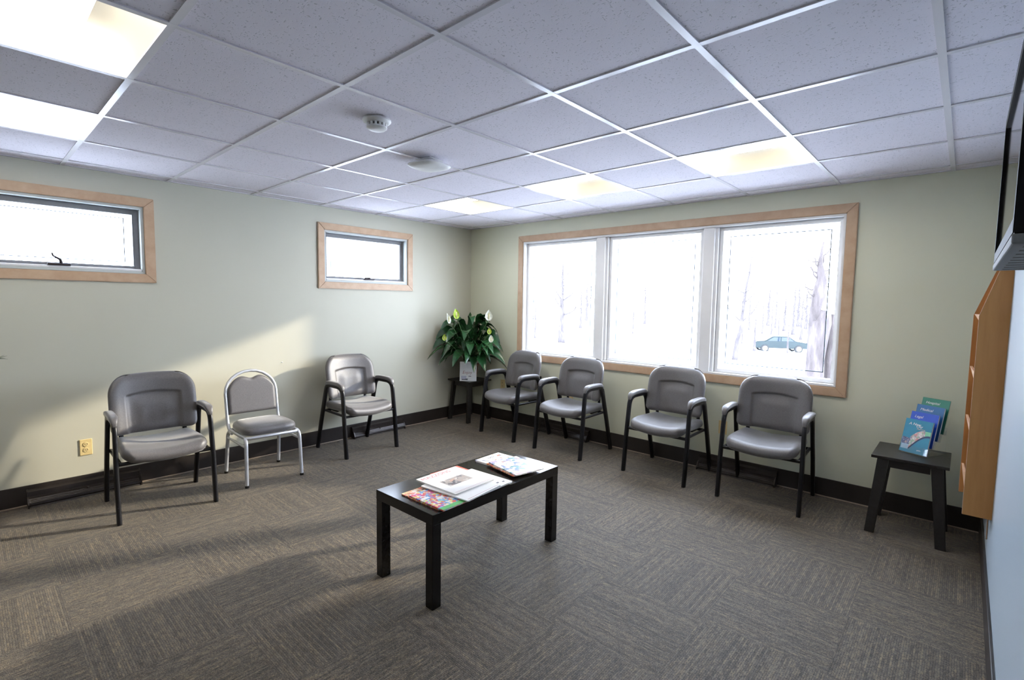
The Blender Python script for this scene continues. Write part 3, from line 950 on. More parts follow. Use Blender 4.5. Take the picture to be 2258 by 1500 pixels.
s2 = copy_tree(st); s2.location = (0.222, -0.214, 0); s2.rotation_euler = (0, 0, R(90)); s2.scale = (0.97, 0.93, 0.965)
tag(s2, 'black wooden stool in the corner carrying the potted plant', 'side table', 'black stools used as side tables')

# ------------------------------------------------------------------ brochure holder and brochures
HB = empty('brochure_holder', (4.372, -0.318, 0.5005), R(-27))
tag(HB, 'clear acrylic tiered brochure holder standing on the right black stool', 'brochure holder')
tiltA = R(14)
def tier_mtx(i):
    return Matrix.Translation((0, 0.005 + 0.050 * i, 0.007 + 0.042 * i)) @ Matrix.Rotation(-tiltA, 4, 'X')
bw = 0.152
b = bmesh.new()
for i in range(4):
    mm = tier_mtx(i)
    box(b, -bw / 2 - 0.004, bw / 2 + 0.004, 0.022, 0.024, 0, 0.115, mtx=mm)
    box(b, -bw / 2 - 0.004, bw / 2 + 0.004, 0.0, 0.024, -0.002, 0.0, mtx=mm)
    box(b, -bw / 2 - 0.004, bw / 2 + 0.004, -0.003, -0.001, -0.002, 0.045, mtx=mm)
    for s in (-1, 1):
        box(b, s * (bw / 2 + 0.004) - 0.001, s * (bw / 2 + 0.004) + 0.001, -0.003, 0.024, -0.002, 0.045, mtx=mm)
new_obj('pocket', b, MT['acrylic'], HB)
b = bmesh.new()
for s in (-1, 1):
    prism(b, [(0.0, 0.0), (0.205, 0.0), (0.205, 0.15), (0.18, 0.15)], -0.001, 0.001, mtx=Matrix.Translation((s * 0.070, 0, 0)) @ Matrix(((0, 0, 1, 0), (1, 0, 0, 0), (0, 1, 0, 0), (0, 0, 0, 1))))
box(b, -0.07, 0.07, 0.0, 0.205, 0.0, 0.002)
new_obj('stand', b, MT['acrylic'], HB)

MT['teal'] = flat('teal_cover', (0.012, 0.23, 0.37), 0.3); MT['royal'] = flat('royal_blue_cover', (0.02, 0.09, 0.55), 0.3)
MT['steel_blue'] = flat('steel_blue_cover', (0.03, 0.15, 0.36), 0.3); MT['green_cover'] = flat('green_cover', (0.03, 0.22, 0.15), 0.3)
MT['crowd'] = print_mat('crowd_photo', (0.55, 0.50, 0.48), [(0.60, 0.28, 0.26), (0.70, 0.66, 0.62), (0.28, 0.28, 0.34), (0.30, 0.45, 0.30)], 90, 0.55, 2.0)
MT['crowd_dark'] = print_mat('crowd_photo_dark', (0.10, 0.12, 0.22), [(0.05, 0.06, 0.14), (0.40, 0.30, 0.30), (0.20, 0.26, 0.40)], 90, 0.5, 4.0)
MT['mint'] = flat('mint_print', (0.20, 0.55, 0.33), 0.3); MT['navy'] = flat('navy_print', (0.01, 0.03, 0.10), 0.3); MT['ltblue'] = flat('light_blue_print', (0.35, 0.52, 0.66), 0.3)
MT['ink_tan'] = flat('ink_tan', (0.55, 0.46, 0.36))
BR = [('teal', 'A New', 'teal brochure with curved photo band, front pocket of the acrylic holder'),
      ('royal', 'Legal', 'royal blue brochure in the second pocket of the acrylic holder'),
      ('steel_blue', 'Medical', 'steel blue brochure in the third pocket of the acrylic holder'),
      ('green_cover', 'Hospital', 'dark green brochure in the rearmost, topmost pocket of the holder')]
base_m = Matrix.Translation((4.372, -0.318, 0.5005)) @ Matrix.Rotation(R(-27), 4, 'Z')
for i, (mk, txt, lab) in enumerate(BR):
    t = empty('brochure')
    t.matrix_world = base_m @ tier_mtx(i)
    h = 0.212; th = 0.012 if i < 3 else 0.004
    new_obj('pages', BX(-bw / 2 + .001, bw / 2 - .001, 0.0012, th, 0.0006, h - 0.001), MT['page'], t)
    bb = bmesh.new(); box(bb, -bw / 2, bw / 2, 0.0004, 0.0012, 0.0004, h); box(bb, -bw / 2, bw / 2, th, th + 0.0008, 0.0004, h); box(bb, -bw / 2 - 0.0006, -bw / 2 + .001, 0.0004, th + .0008, 0.0004, h)
    new_obj('cover', bb, MT[mk], t)
    TX = Matrix.Translation((-0.055, 0.0000, h - 0.030)) @ Matrix.Rotation(R(90), 4, 'X')
    text_mesh('lettering', txt, 0.023, MT['ink_white'], t, TX, 'LEFT', 0.25)
    if i == 0:
        text_mesh('lettering', 'Day', 0.022, MT['ink_white'], t, Matrix.Translation((-0.012, 0.0, h - 0.040)) @ Matrix.Rotation(R(90), 4, 'X'), 'LEFT', 0.25)
        text_mesh('lettering', 'Planning', 0.014, MT['ink_tan'], t, Matrix.Translation((-0.005, 0.0, h - 0.056)) @ Matrix.Rotation(R(90), 4, 'X'), 'LEFT')
        PX = Matrix(((1, 0, 0, 0), (0, 0, 1, 0), (0, 1, 0, 0), (0, 0, 0, 1)))
        def band(name, fn_lo, fn_hi, x0, x1, mat, dy):
            b2 = bmesh.new(); N = 16
            pts = [(x0 + (x1 - x0) * k / N, fn_lo(x0 + (x1 - x0) * k / N)) for k in range(N + 1)] + [(x1 - (x1 - x0) * k / N, fn_hi(x1 - (x1 - x0) * k / N)) for k in range(N + 1)]
            prism(b2, pts, -dy, 0.0003, mtx=PX)
            bmesh.ops.recalc_face_normals(b2, faces=b2.faces)
            new_obj(name, b2, mat, t)
        lo = lambda x: 0.030 + 0.095 * math.sin(min(1, max(0, (x + 0.03) / 0.10)) * PI / 2)
        hi = lambda x: 0.060 + 0.090 * math.sin(min(1, max(0, (x + 0.06) / 0.10)) * PI / 2)
        band('printed_band', lo, hi, -0.03, 0.045, MT['crowd'], 0.0001)
        band('printed_band', lo, hi, 0.045, 0.075, MT['mint'], 0.0001)
        band('printed_band', lambda x: lo(x) - 0.012, lo, -0.03, 0.075, MT['navy'], 0.0002)
        band('printed_photo', lambda x: 0.05, lambda x: 0.095 - 0.1 * (x + 0.076), -0.074, -0.012, MT['crowd_dark'], 0.00005)
        band('printed_band', lambda x: 0.02, lambda x: 0.05, -0.072, -0.028, MT['ltblue'], 0.00005)
        text_mesh('lettering', 'guide', 0.010, MT['ink_white'], t, Matrix.Translation((0.02, 0.0, 0.025)) @ Matrix.Rotation(R(90), 4, 'X'), 'LEFT')
    tag(t, lab, 'brochure', 'brochures in the acrylic holder')

# ------------------------------------------------------------------ peace lily and card in the corner
rng = random.Random(11)
PC = Vector((0.245, -0.235, 0.483))
pl = empty('peace_lily', PC)
tag(pl, 'large dark green potted peace lily with white blooms on corner stool', 'plant')
b = bmesh.new(); lathe(b, [(0.075, 0.0), (0.080, 0.004), (0.105, 0.165), (0.112, 0.170), (0.112, 0.185), (0.100, 0.185), (0.098, 0.172)], 28)
new_obj('pot', b, MT['terracotta'], pl, smooth=0.7)
b = bmesh.new(); lathe(b, [(0.097, 0.160), (0.097, 0.172), (0.01, 0.178)], 20); new_obj('soil', b, MT['soil'], pl)

def clampw(p):   # keep foliage out of the two walls (coordinates relative to the plant)
    return Vector((max(p.x, -PC.x + 0.030), min(p.y, -PC.y - 0.030), p.z))
def leaf(bm, base, mid, tip, wid, roll=0.0, nseg=14):
    pts = arc_pts(base, mid, tip, nseg)
    L = []
    for i, p in enumerate(pts):
        t = i / nseg
        d = (pts[min(i + 1, nseg)] - pts[max(i - 1, 0)]).normalized()
        side = d.cross(Vector((0, 0, 1)))
        if side.length < 0.05: side = Vector((1, 0, 0))
        side.normalize()
        nrm = side.cross(d).normalized()
        a = roll
        side, nrm = side * math.cos(a) + nrm * math.sin(a), nrm * math.cos(a) - side * math.sin(a)
        u = max(0.0, (t - 0.42) / 0.58)
        w = 0.004 if u <= 0 else max(0.004 * (1 - u), wid * (math.sin(PI * min(1, u ** 0.75)) ** 0.85))
        fold = 0.30 * w
        wav = 0.12 * w * math.sin(t * 17 + base.x * 90)
        L.append((clampw(p - side * w + nrm * (fold + wav)), clampw(p), clampw(p + side * w + nrm * (fold - wav))))
    V = [[bm.verts.new(q) for q in r] for r in L]
    V2 = [[bm.verts.new(q - Vector((0, 0, 0.0012))) for q in r] for r in L]
    for i in range(nseg):
        for k in (0, 1):
            bm.faces.new((V[i][k], V[i][k + 1], V[i + 1][k + 1], V[i + 1][k]))
            bm.faces.new((V2[i][k], V2[i + 1][k], V2[i + 1][k + 1], V2[i][k + 1]))
b = bmesh.new()
vdir = Vector((0.72, -0.69, 0))      # towards the room centre
rdir = Vector((0.69, 0.72, 0))
nl = 74
for k in range(nl):
    az = 2 * PI * (k * 0.618034 % 1.0)
    el = rng.uniform(-0.55, 1.0)
    ca, sa = math.cos(az), math.sin(az)
    hor = (rdir * ca * 1.0 + vdir * sa * 0.85)
    rad = rng.uniform(0.30, 0.58) * math.sqrt(max(0.25, 1 - 0.75 * max(0, el) ** 2))
    zc = 0.40 + 0.36 * el + rng.uniform(-0.04, 0.04)
    tip = Vector((hor.x * rad + 0.05, hor.y * rad - 0.04, zc - 0.10))
    if tip.x < -PC.x + 0.05: tip.x = -PC.x + rng.uniform(0.05, 0.12)
    if tip.y > -PC.y - 0.05: tip.y = -PC.y - rng.uniform(0.05, 0.12)
    if tip.z < 0.16 and abs((tip - Vector((0.06, -0.06, 0))).length) < 0.25: tip.z += 0.14
    base = Vector((rng.uniform(-0.05, 0.05), rng.uniform(-0.05, 0.05), 0.175))
    mid = Vector((tip.x * 0.48, tip.y * 0.48, max(0.42, zc + 0.22)))
    leaf(b, base, mid, tip, rng.uniform(0.042, 0.062), rng.uniform(-0.8, 0.8))
for dx, dy, dz in ((-0.02, 0.02, 0.80), (0.12, 0.02, 0.72), (-0.05, -0.1, 0.72), (0.05, -0.05, 0.70)):
    leaf(b, Vector((dx * .2, dy * .2, 0.175)), Vector((dx * 0.5, dy * .5, 0.55)), Vector((dx, dy, dz)), 0.055, rng.uniform(-1, 1))
new_obj('foliage', b, MT['leaf'], pl, smooth=3.2)

CAMP = Vector((4.569185, -4.264356, 1.414528))
def flower(pos, size, mat, face, lean=0.2, lab=None):
    """pos relative to plant: centre of the bloom; face: horizontal unit direction of its open side"""
    f = Vector(face).normalized(); s = Vector((-f.y, f.x, 0))
    b = bmesh.new()
    sweep(b, arc_pts((pos.x * 0.15, pos.y * 0.15, 0.175), (pos.x * 0.5, pos.y * 0.5, pos.z * 0.75), pos - Vector((0, 0, size * 0.5)), 8), 0.0035, 6)
    fl = new_obj('flower', b, MT['stem'], pl, smooth=3.2)
    if lab: fl['label'] = lab
    b = bmesh.new(); nu, nv = 8, 10; G = []
    for j in range(nv + 1):
        t = j / nv; w = size * 0.34 * math.sin(PI * (0.06 + 0.94 * t) ** 0.8) ** 0.9 if t < 1 else 0.0
        row = []
        for i in range(nu + 1):
            u = -1 + 2 * i / nu
            p = pos + Vector((0, 0, (t - 0.5) * size)) + s * (u * w) - f * (0.22 * size * (1 - u * u) * math.sin(PI * t) * 0.8) - f * lean * size * t * t
            row.append(b.verts.new(clampw(p)))
        G.append(row)
    for j in range(nv):
        for i in range(nu):
            try: b.faces.new((G[j][i], G[j][i + 1], G[j + 1][i + 1], G[j + 1][i]))
            except ValueError: pass
    new_obj('spathe', b, mat, fl, smooth=3.2)
    b = bmesh.new(); q = pos - f * 0.05 * size
    sweep(b, [q + Vector((0, 0, -0.40 * size)), q + Vector((0, 0, -0.1 * size)), q + Vector((0, 0, 0.18 * size))], 0.0075 * size / 0.12, 8, taper=[0.6, 1, 0.7])
    new_obj('spadix', b, MT['spadix'], fl, smooth=3.2)
def on_ray(px, py, d):
    v = fw + rt * ((px - 1129) / 1100.987) + dn * ((py - 750) / 1100.987)
    return CAMP + v * d - PC
toc = (0.72, -0.69, 0)
flower(on_ray(1078, 695, 5.66), 0.125, MT['spathe_white'], toc, 0.1, 'tall white bloom on the right')
flower(on_ray(1007, 692, 5.62), 0.115, MT['spathe_green'], (0.95, -0.3, 0), 0.3, 'upright green bloom')
flower(on_ray(991, 702, 5.60), 0.115, MT['spathe_white'], (1, 0.25, 0), 0.3, 'narrow white bloom on the left')
flower(on_ray(1079, 730, 5.35), 0.070, MT['spathe_green'], toc, 0.1)
flower(on_ray(1083, 747, 5.30), 0.078, MT['spathe_white'], toc, 0.1)
flower(on_ray(980, 744, 5.35), 0.070, MT['spathe_green'], toc, 0.1)

cd = empty('greeting_card', (0.336, -0.345, 0.4835), R(44))
tag(cd, 'white printed card leaning on the flower pot on corner stool', 'card')
lean = Matrix.Rotation(R(-9), 4, 'X')
b = bmesh.new(); box(b, -0.097, 0.097, 0.0, 0.003, 0.0, 0.225, mtx=lean)
new_obj('card_sheet', b, MT['cov_white'], cd)
CT = lambda x, z: lean @ Matrix.Translation((x, -0.0004, z)) @ Matrix.Rotation(R(90), 4, 'X')
MT['ink_brown'] = flat('ink_brown', (0.33, 0.13, 0.11))
text_mesh('lettering', 'Enjoy', 0.050, MT['ink_brown'], cd, CT(-0.012, 0.098), shear=0.2)
b = bmesh.new(); box(b, -0.075, -0.005, -0.0006, 0.0, 0.012, 0.022, mtx=lean); box(b, -0.03, 0.0, -0.0006, 0.0, 0.022, 0.028, mtx=lean); box(b, 0.005, 0.035, -0.0006, 0.0, 0.052, 0.060, mtx=lean)
new_obj('printed_mark', b, MT['ink_dark'], cd)
b = bmesh.new(); box(b, -0.08, -0.02, -0.0003, 0.0, 0.022, 0.06, mtx=lean)
new_obj('printed_wash', b, flat('lilac_wash', (0.50, 0.50, 0.60)), cd)
b = bmesh.new()
for k in range(4): box(b, -0.02, 0.06, -0.0005, 0.0, 0.150 + 0.015 * k, 0.152 + 0.015 * k, mtx=lean)
new_obj('printed_lines', b, flat('gray_print', (0.45, 0.45, 0.45)), cd)

# feathery plant whose tips reach into the left edge of the view
fp = empty('feathery_plant', (0.33, -4.62, 0))
tag(fp, 'feathery green plant whose thin tips enter at the left photo edge', 'plant')
b = bmesh.new(); lathe(b, [(0.11, 0.0), (0.115, 0.01), (0.15, 0.26), (0.155, 0.28), (0.14, 0.28), (0.138, 0.25)], 24)
new_obj('pot', b, MT['terracotta'], fp, smooth=0.7)
b = bmesh.new()
for k in range(15):
    a = k * 2.4; r = 0.22 + 0.1 * ((k * 37) % 10) / 10
    tip = Vector((r * math.cos(a) * 0.8, r * math.sin(a), 0.75 + 0.28 * ((k * 53) % 10) / 10))
    if k == 0: tip = Vector((-0.06, 0.485, 1.02))
    pts = arc_pts((0.02 * math.cos(a), 0.02 * math.sin(a), 0.25), (tip.x * 0.3, tip.y * 0.35, tip.z * 0.95), tip, 14)
    sweep(b, pts, 0.004, 5, taper=[1 - 0.7 * i / 14 for i in range(15)])
    for i in range(6, 15):
        p = pts[i]; d = (pts[i] - pts[i - 1]).normalized()
        for s in (-1, 1):
            for z in (-0.4, 0.35):
                sd = (d.cross(Vector((0, 0, 1))).normalized() * s * 0.75 + d * 0.9 + Vector((0, 0, z * 0.6))).normalized()
                q = p + sd * 0.055
                if fp.location.x + q.x < 0.02: continue
                sweep(b, [p, (p + q) / 2 + Vector((0, 0, 0.002)), q], 0.0014, 4, taper=[1, 0.9, 0.3])
new_obj('fronds', b, MT['frond'], fp, smooth=3.2)

# ------------------------------------------------------------------ ceiling devices
sd = empty('smoke_detector', (2.396, -2.868, H - 0.0005))
tag(sd, 'round white smoke detector with vents on the ceiling tiles', 'smoke detector')
b = bmesh.new(); lathe(b, [(0.050, 0.0), (0.066, -0.001), (0.068, -0.010), (0.062, -0.017), (0.052, -0.022)], 32)
new_obj('base', b, MT['white_plastic'], sd, smooth=0.6)
b = bmesh.new(); lathe(b, [(0.040, -0.0215), (0.040, -0.036)], 24); new_obj('sensor_mesh', b, MT['dark_slot'], sd)
b = bmesh.new()
for k in range(14):
    a = 2 * PI * k / 14; box(b, -0.0055, 0.0055, 0.040, 0.048, -0.037, -0.021, mtx=Matrix.Rotation(a, 4, 'Z'))
lathe(b, [(0.049, -0.036), (0.049, -0.043), (0.040, -0.050), (0.020, -0.052)], 32)
new_obj('cap', b, MT['white_plastic'], sd, smooth=0.6)

ap = empty('access_point', (2.035, -2.262, H - 0.0005), R(8))
tag(ap, 'white rounded wireless access point with green light on ceiling tiles', 'access point')
b = bmesh.new()
def sq(th, r, e=0.55):
    c, s = math.cos(th), math.sin(th); return r * math.copysign(abs(c) ** e, c), r * math.copysign(abs(s) ** e, s)
rings = []
for r, z in ((0.055, -0.004), (0.055, -0.020), (0.098, -0.026), (0.112, -0.032), (0.114, -0.038), (0.105, -0.046), (0.080, -0.052), (0.04, -0.055), (0.005, -0.056)):
    rings.append([b.verts.new((*sq(2 * PI * i / 40, r), z)) for i in range(40)])
for a in range(len(rings) - 1):
    for i in range(40): b.faces.new((rings[a][i], rings[a + 1][i], rings[a + 1][(i + 1) % 40], rings[a][(i + 1) % 40]))
b.faces.new(rings[0]); b.faces.new(list(reversed(rings[-1])))
new_obj('shell', b, MT['white_plastic'], ap, smooth=0.8)
new_obj('mount', BX(-0.06, 0.06, -0.06, 0.06, -0.0045, 0.0), MT['white_plastic'], ap)
b = bmesh.new(); lathe(b, [(0.004, -0.0495), (0.004, -0.0525)], 10, (0.070, -0.058, 0.003)); new_obj('status_light', b, MT['led'], ap)

# ------------------------------------------------------------------ outlets, registers, small wall things
def make_outlet(mat):
    """plate in local XZ, facing local -y"""
    t = empty('wall_outlet')
    new_obj('cover_plate', BX(-0.035, 0.035, -0.006, 0.0, -0.057, 0.057, bev=0.003), mat, t)
    for s in (-1, 1):
        b = bmesh.new(); lathe(b, [(0.0165, 0.0), (0.0165, 0.0025), (0.015, 0.003)], 20, mtx=Matrix.Translation((0, -0.006, 0.0195 * s)) @ Matrix.Rotation(R(90), 4, 'X'))
        rc = new_obj('receptacle', b, mat, t)
        b = bmesh.new()
        for sx in (-1, 1): box(b, sx * 0.006 - 0.0013, sx * 0.006 + 0.0013, -0.0094, -0.0088, 0.0195 * s - 0.002, 0.0195 * s + 0.008)
        box(b, -0.002, 0.002, -0.0094, -0.0088, 0.0195 * s - 0.010, 0.0195 * s - 0.006)
        new_obj('slot', b, MT['dark_slot'], rc)
    return t
o0 = make_outlet(MT['ivory'])
OG = 'ivory wall outlets'
for k, (x, y, z, rz, lab) in enumerate((
        (0.0, -3.715, 0.335, 90, 'ivory duplex wall outlet left of the armchair nearest the camera'),
        (1.546, 0.0, 0.425, 0, 'ivory wall outlet behind the second armchair under the big window'),
        (0.569, 0.0, 0.435, 0, 'ivory wall outlet behind the armchair beside the potted plant'),
        (3.115, 0.0, 0.385, 0, 'ivory wall outlet between the two right armchairs under the big window'))):
    o = o0 if k == 0 else copy_tree(o0)
    o.location = (x, y, z); o.rotation_euler = (0, 0, R(rz))
    tag(o, lab, 'wall outlet', OG)
wp = empty('night_light', (0.0, -1.39, 0.405), R(90))
tag(wp, 'small white plug-in light on the wall behind the armchair under the small window', 'night light')
new_obj('cover_plate', BX(-0.022, 0.022, -0.008, 0, -0.03, 0.03, bev=0.003), MT['white_plastic'], wp)
new_obj('bulb_cover', BX(-0.014, 0.014, -0.026, -0.008, -0.015, 0.024, bev=0.006), MT['white_plastic'], wp)
b = bmesh.new(); lathe(b, [(0.006, 0.0), (0.006, 0.002), (0.002, 0.003), (0.002, 0.012), (0.004, 0.014), (0.002, 0.016)], 12, mtx=Matrix.Translation((0.0, -2.33, 0.831)) @ Matrix.Rotation(R(90), 4, 'Y'))
tag(new_obj('wall_hook', b, MT['white_plastic'], smooth=0.7), 'tiny white hook on left wall above and right of silver chair', 'hook')

def make_register(L=0.61):
    t = empty('floor_register')
    prof = [(0.0, 0.012), (0.062, 0.012), (0.066, 0.020), (0.062, 0.034), (0.046, 0.058), (0.046, 0.064), (0.030, 0.070), (0.026, 0.100), (0.0, 0.112)]
    mt = Matrix(((0, 0, 1, 0), (-1, 0, 0, 0), (0, 1, 0, 0), (0, 0, 0, 1)))   # profile x -> -y, y -> z, extrude -> x
    b = bmesh.new(); prism(b, prof, -L / 2, L / 2, mtx=mt)
    bmesh.ops.recalc_face_normals(b, faces=b.faces)
    new_obj('housing', b, MT['register'], t)
    for s in (-1, 1):
        b = bmesh.new()
        prism(b, [(0.0, 0.0), (0.070, 0.0), (0.070, 0.024), (0.050, 0.064), (0.032, 0.074), (0.028, 0.104), (0.0, 0.117)], s * L / 2 - 0.004, s * L / 2 + 0.004, mtx=mt)
        bmesh.ops.recalc_face_normals(b, faces=b.faces)
        new_obj('end_cap', b, MT['register'], t)
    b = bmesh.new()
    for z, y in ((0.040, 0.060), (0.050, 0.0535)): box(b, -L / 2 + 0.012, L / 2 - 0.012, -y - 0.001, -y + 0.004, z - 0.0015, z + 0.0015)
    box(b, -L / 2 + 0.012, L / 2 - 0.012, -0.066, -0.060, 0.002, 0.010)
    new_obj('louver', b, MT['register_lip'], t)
    b = bmesh.new(); lathe(b, [(0.007, 0), (0.007, 0.008), (0.004, 0.011)], 12, mtx=Matrix.Translation((0.0, -0.044, 0.060)) @ Matrix.Rotation(R(90), 4, 'X')); new_obj('damper_knob', b, MT['register'], t, smooth=0.7)
    return t
r0 = make_register()
for k, (x, y, rz, lab) in enumerate((
        (0.0115, -3.722, 90, 'dark brown floor register on the baseboard behind the armchair nearest the camera'),
        (0.0115, -1.345, 90, 'dark brown floor register on left baseboard behind the armchair near the plant'),
        (1.495, -0.0115, 0, 'dark brown floor register behind the two armchairs nearest the plant'),
        (3.243, -0.0115, 0, 'dark brown floor register behind the armchair nearest the brochure stool'))):
    o = r0 if k == 0 else copy_tree(r0)
    o.location = (x, y, 0); o.rotation_euler = (0, 0, R(rz))
    tag(o, lab, 'floor register', 'baseboard floor registers')

# ------------------------------------------------------------------ wooden magazine rack on the right wall
rk = empty('magazine_rack', (W, -0.74, 0.39))
tag(rk, 'tall oak wall magazine rack with chamfered top on the right wall', 'magazine rack')
ZT = 1.40   # height of the rack
def side(yc, xf, name='side_panel'):
    b = bmesh.new()
    pts = [(-0.0005, 0.0), (xf, 0.0), (xf, 0.99), (xf * 0.43, 1.215), (-0.0005, ZT - 0.02)]
    mt = Matrix(((1, 0, 0, 0), (0, 0, 1, 0), (0, 1, 0, 0), (0, 0, 0, 1)))
    prism(b, pts, yc - 0.008, yc + 0.008, mtx=mt)
    bmesh.ops.recalc_face_normals(b, faces=b.faces)
    sp_ = new_obj(name, b, MT['oak'], rk)
    b = bmesh.new()
    for (p, q) in (((xf, 0.002), (xf, 0.99)), ((xf, 0.99), (xf * 0.43, 1.215))):
        d = Vector((q[0] - p[0], 0, q[1] - p[1])).normalized(); n = Vector((-d.z, 0, d.x))
        A = [Vector((p[0], yc - 0.0085, p[1])), Vector((p[0], yc + 0.0085, p[1])), Vector((q[0], yc + 0.0085, q[1])), Vector((q[0], yc - 0.0085, q[1]))]
        v0 = [b.verts.new(a + n * 0.0012) for a in A]; v1 = [b.verts.new(a - n * 0.0004) for a in A]
        b.faces.new(v0); b.faces.new(list(reversed(v1)))
        for k in range(4): b.faces.new((v0[k], v1[k], v1[(k + 1) % 4], v0[(k + 1) % 4]))
    bmesh.ops.recalc_face_normals(b, faces=b.faces)
    new_obj('edge_band', b, MT['oak_edge'], sp_)
side(-0.200, -0.108); side(0.200, -0.124)
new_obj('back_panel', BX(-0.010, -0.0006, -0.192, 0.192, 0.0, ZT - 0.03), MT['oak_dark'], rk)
for z0, z1 in ((0.005, 0.165), (0.335, 0.44), (0.63, 0.71), (0.955, 0.995)):
    b = bmesh.new()
    A = [(-0.088, -0.192, z0), (-0.100, 0.192, z0), (-0.122, 0.192, z1), (-0.106, -0.192, z1)]
    v0 = [b.verts.new(a) for a in A]; v1 = [b.verts.new((a[0] + 0.010, a[1], a[2])) for a in A]
    b.faces.new(v0); b.faces.new(list(reversed(v1)))
    for k in range(4): b.faces.new((v0[k], v1[k], v1[(k + 1) % 4], v0[(k + 1) % 4]))
    bmesh.ops.recalc_face_normals(b, faces=b.faces)
    pk = new_obj('front_slat', b, MT['oak_edge'], rk)
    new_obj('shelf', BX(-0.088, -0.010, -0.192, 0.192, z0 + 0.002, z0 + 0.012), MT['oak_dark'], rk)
b = bmesh.new(); sweep(b, [(W - 0.004, -0.70, 0.388), (W - 0.0045, -0.72, 0.31), (W - 0.004, -0.745, 0.222)], 0.003, 6)
tag(new_obj('cord', b, MT['cord'], smooth=3.2), 'short thin brown cord hanging on right wall below the oak rack', 'cord')

# ------------------------------------------------------------------ wall mounted television
tv = empty('television', (W, -2.665, 1.542))
tag(tv, 'black flat television mounted high on the right wall, seen edge-on', 'television')
xf = -0.1065; hh = 0.402; hl = 0.405
new_obj('back_shell', BX(xf + 0.022, -0.030, -hl, hl, 0.0, hh, bev=0.004), MT['bezel'], tv)
b = bmesh.new(); frame_bm(b, 'y', -hl, hl, 0.0, hh, 0.030, xf, xf + 0.022, 0.002)
bz = new_obj('bezel', b, MT['bezel'], tv)
new_obj('screen', BX(xf + 0.006, xf + 0.021, -hl + 0.0295, hl - 0.0295, 0.0295, hh - 0.0295), MT['screen'], tv)
b = bmesh.new(); box(b, xf - 0.001, -0.032, -hl, hl, -0.018, -0.0005, bev=0.003)
sb = new_obj('speaker_bar', b, MT['tv_silver'], tv)
b = bmesh.new()
for k in range(9): box(b, -0.090, -0.045, -hl + 0.05 + 0.085 * k, -hl + 0.075 + 0.085 * k, -0.0186, -0.0178)
new_obj('vent', b, MT['dark_slot'], sb)
new_obj('wall_bracket', BX(-0.030, -0.0006, -0.15, 0.15, 0.10, 0.38), MT['black_metal'], tv)

# ------------------------------------------------------------------ outdoors
def gz(y, x=0):
    if y < 3: return -0.35
    return -0.35 - 2.35 * sstep(3, 48, y)
bm = bmesh.new()
xs = [-120, -80, -50, -30, -20, -12, -6, 0, 4, 8, 14, 24, 40, 70, 110]; yy = [-60, -30, -12, 0.18, 3, 6, 10, 15, 20, 26, 32, 40, 48, 60, 80, 110, 160]
G = [[bm.verts.new((x, y, gz(y))) for y in yy] for x in xs]
for i in range(len(xs) - 1):
    for j in range(len(yy) - 1):
        # leave the room's own footprint to its floor slab, which lies above
        bm.faces.new((G[i][j], G[i + 1][j], G[i + 1][j + 1], G[i][j + 1]))
tag(new_obj('ground', bm, MT['snow'], smooth=3.2), kind='structure')

def bounce_dimmer_mat():
    t = NT('bounce_dimmer_dark')
    f = t.noise(t.coord(), 60, 3)
    t.set(t.ramp(f, [(0.3, (0.055, 0.055, 0.058)), (0.7, (0.10, 0.10, 0.105))]), 0.75, 0, 0.2)
    return t.m
bm = bmesh.new(); box(bm, -4.0, 9.0, 0.18, 2.2, -0.45, -0.335)  # unseen dark ground strip, added to cut light bounced onto the ceiling
tag(new_obj('bounce_dimmer_strip', bm, bounce_dimmer_mat()), kind='structure')

def tree(name, base, h, r, seed, mat, fork=None, nb=9, lean=(0, 0)):
    rg = random.Random(seed)
    t = empty(name, base)
    b = bmesh.new()
    N = 12
    pts = [Vector((lean[0] * k / N * h + rg.uniform(-.5, .5) * r * .6, lean[1] * k / N * h + rg.uniform(-.5, .5) * r * .6, h * k / N - (0.1 if k == 0 else 0))) for k in range(N + 1)]
    sweep(b, pts, r, 10, taper=[1.25 - 0.1 * min(k, 2) - 0.9 * k / N if k else 1.35 for k in range(N + 1)])
    new_obj('trunk', b, mat, t, smooth=3.2)
    b = bmesh.new()
    def branch(p, d, l, rr, depth):
        q = [p]
        dd = d.normalized()
        for k in range(5):
            dd = (dd + Vector((rg.uniform(-.22, .22), rg.uniform(-.22, .22), rg.uniform(-.05, .2)))).normalized()
            q.append(q[-1] + dd * l / 5)
        sweep(b, q, rr, 6, taper=[1, .85, .7, .55, .4, .2])
        if depth:
            for k in (2, 3, 4):
                branch(q[k], dd + Vector((rg.uniform(-1, 1), rg.uniform(-1, 1), rg.uniform(0, .6))), l * 0.5, rr * 0.45, depth - 1)
    for k in range(nb):
        f = 0.35 + 0.6 * k / nb
        p = pts[int(f * N)]
        a = k * 2.4 + rg.uniform(-.4, .4)
        branch(p, Vector((math.cos(a), math.sin(a), rg.uniform(0.3, 1.0))), h * 0.28 * (1.2 - f * 0.6), r * 0.42 * (1.2 - f), 1)
    new_obj('branches', b, mat, t, smooth=3.2)
    return t
def ray_at(px, dist):
    v = fw + rt * ((px - 1129) / 1100.987)
    v = Vector((v.x, v.y, 0)).normalized()
    p = CAMP + v * dist
    return p.x, p.y
x, y = ray_at(1800, 11.0)
bt = empty('old_tree', (x, y, gz(y)))
tag(bt, 'thick rough-barked old tree close outside the big window\'s right pane', 'tree')
SR = Vector((rt.x, rt.y, 0)).normalized()     # sideways direction of the forked limbs
def tp(a, z, dpt=0.0): return SR * a + Vector((0, dpt, z))
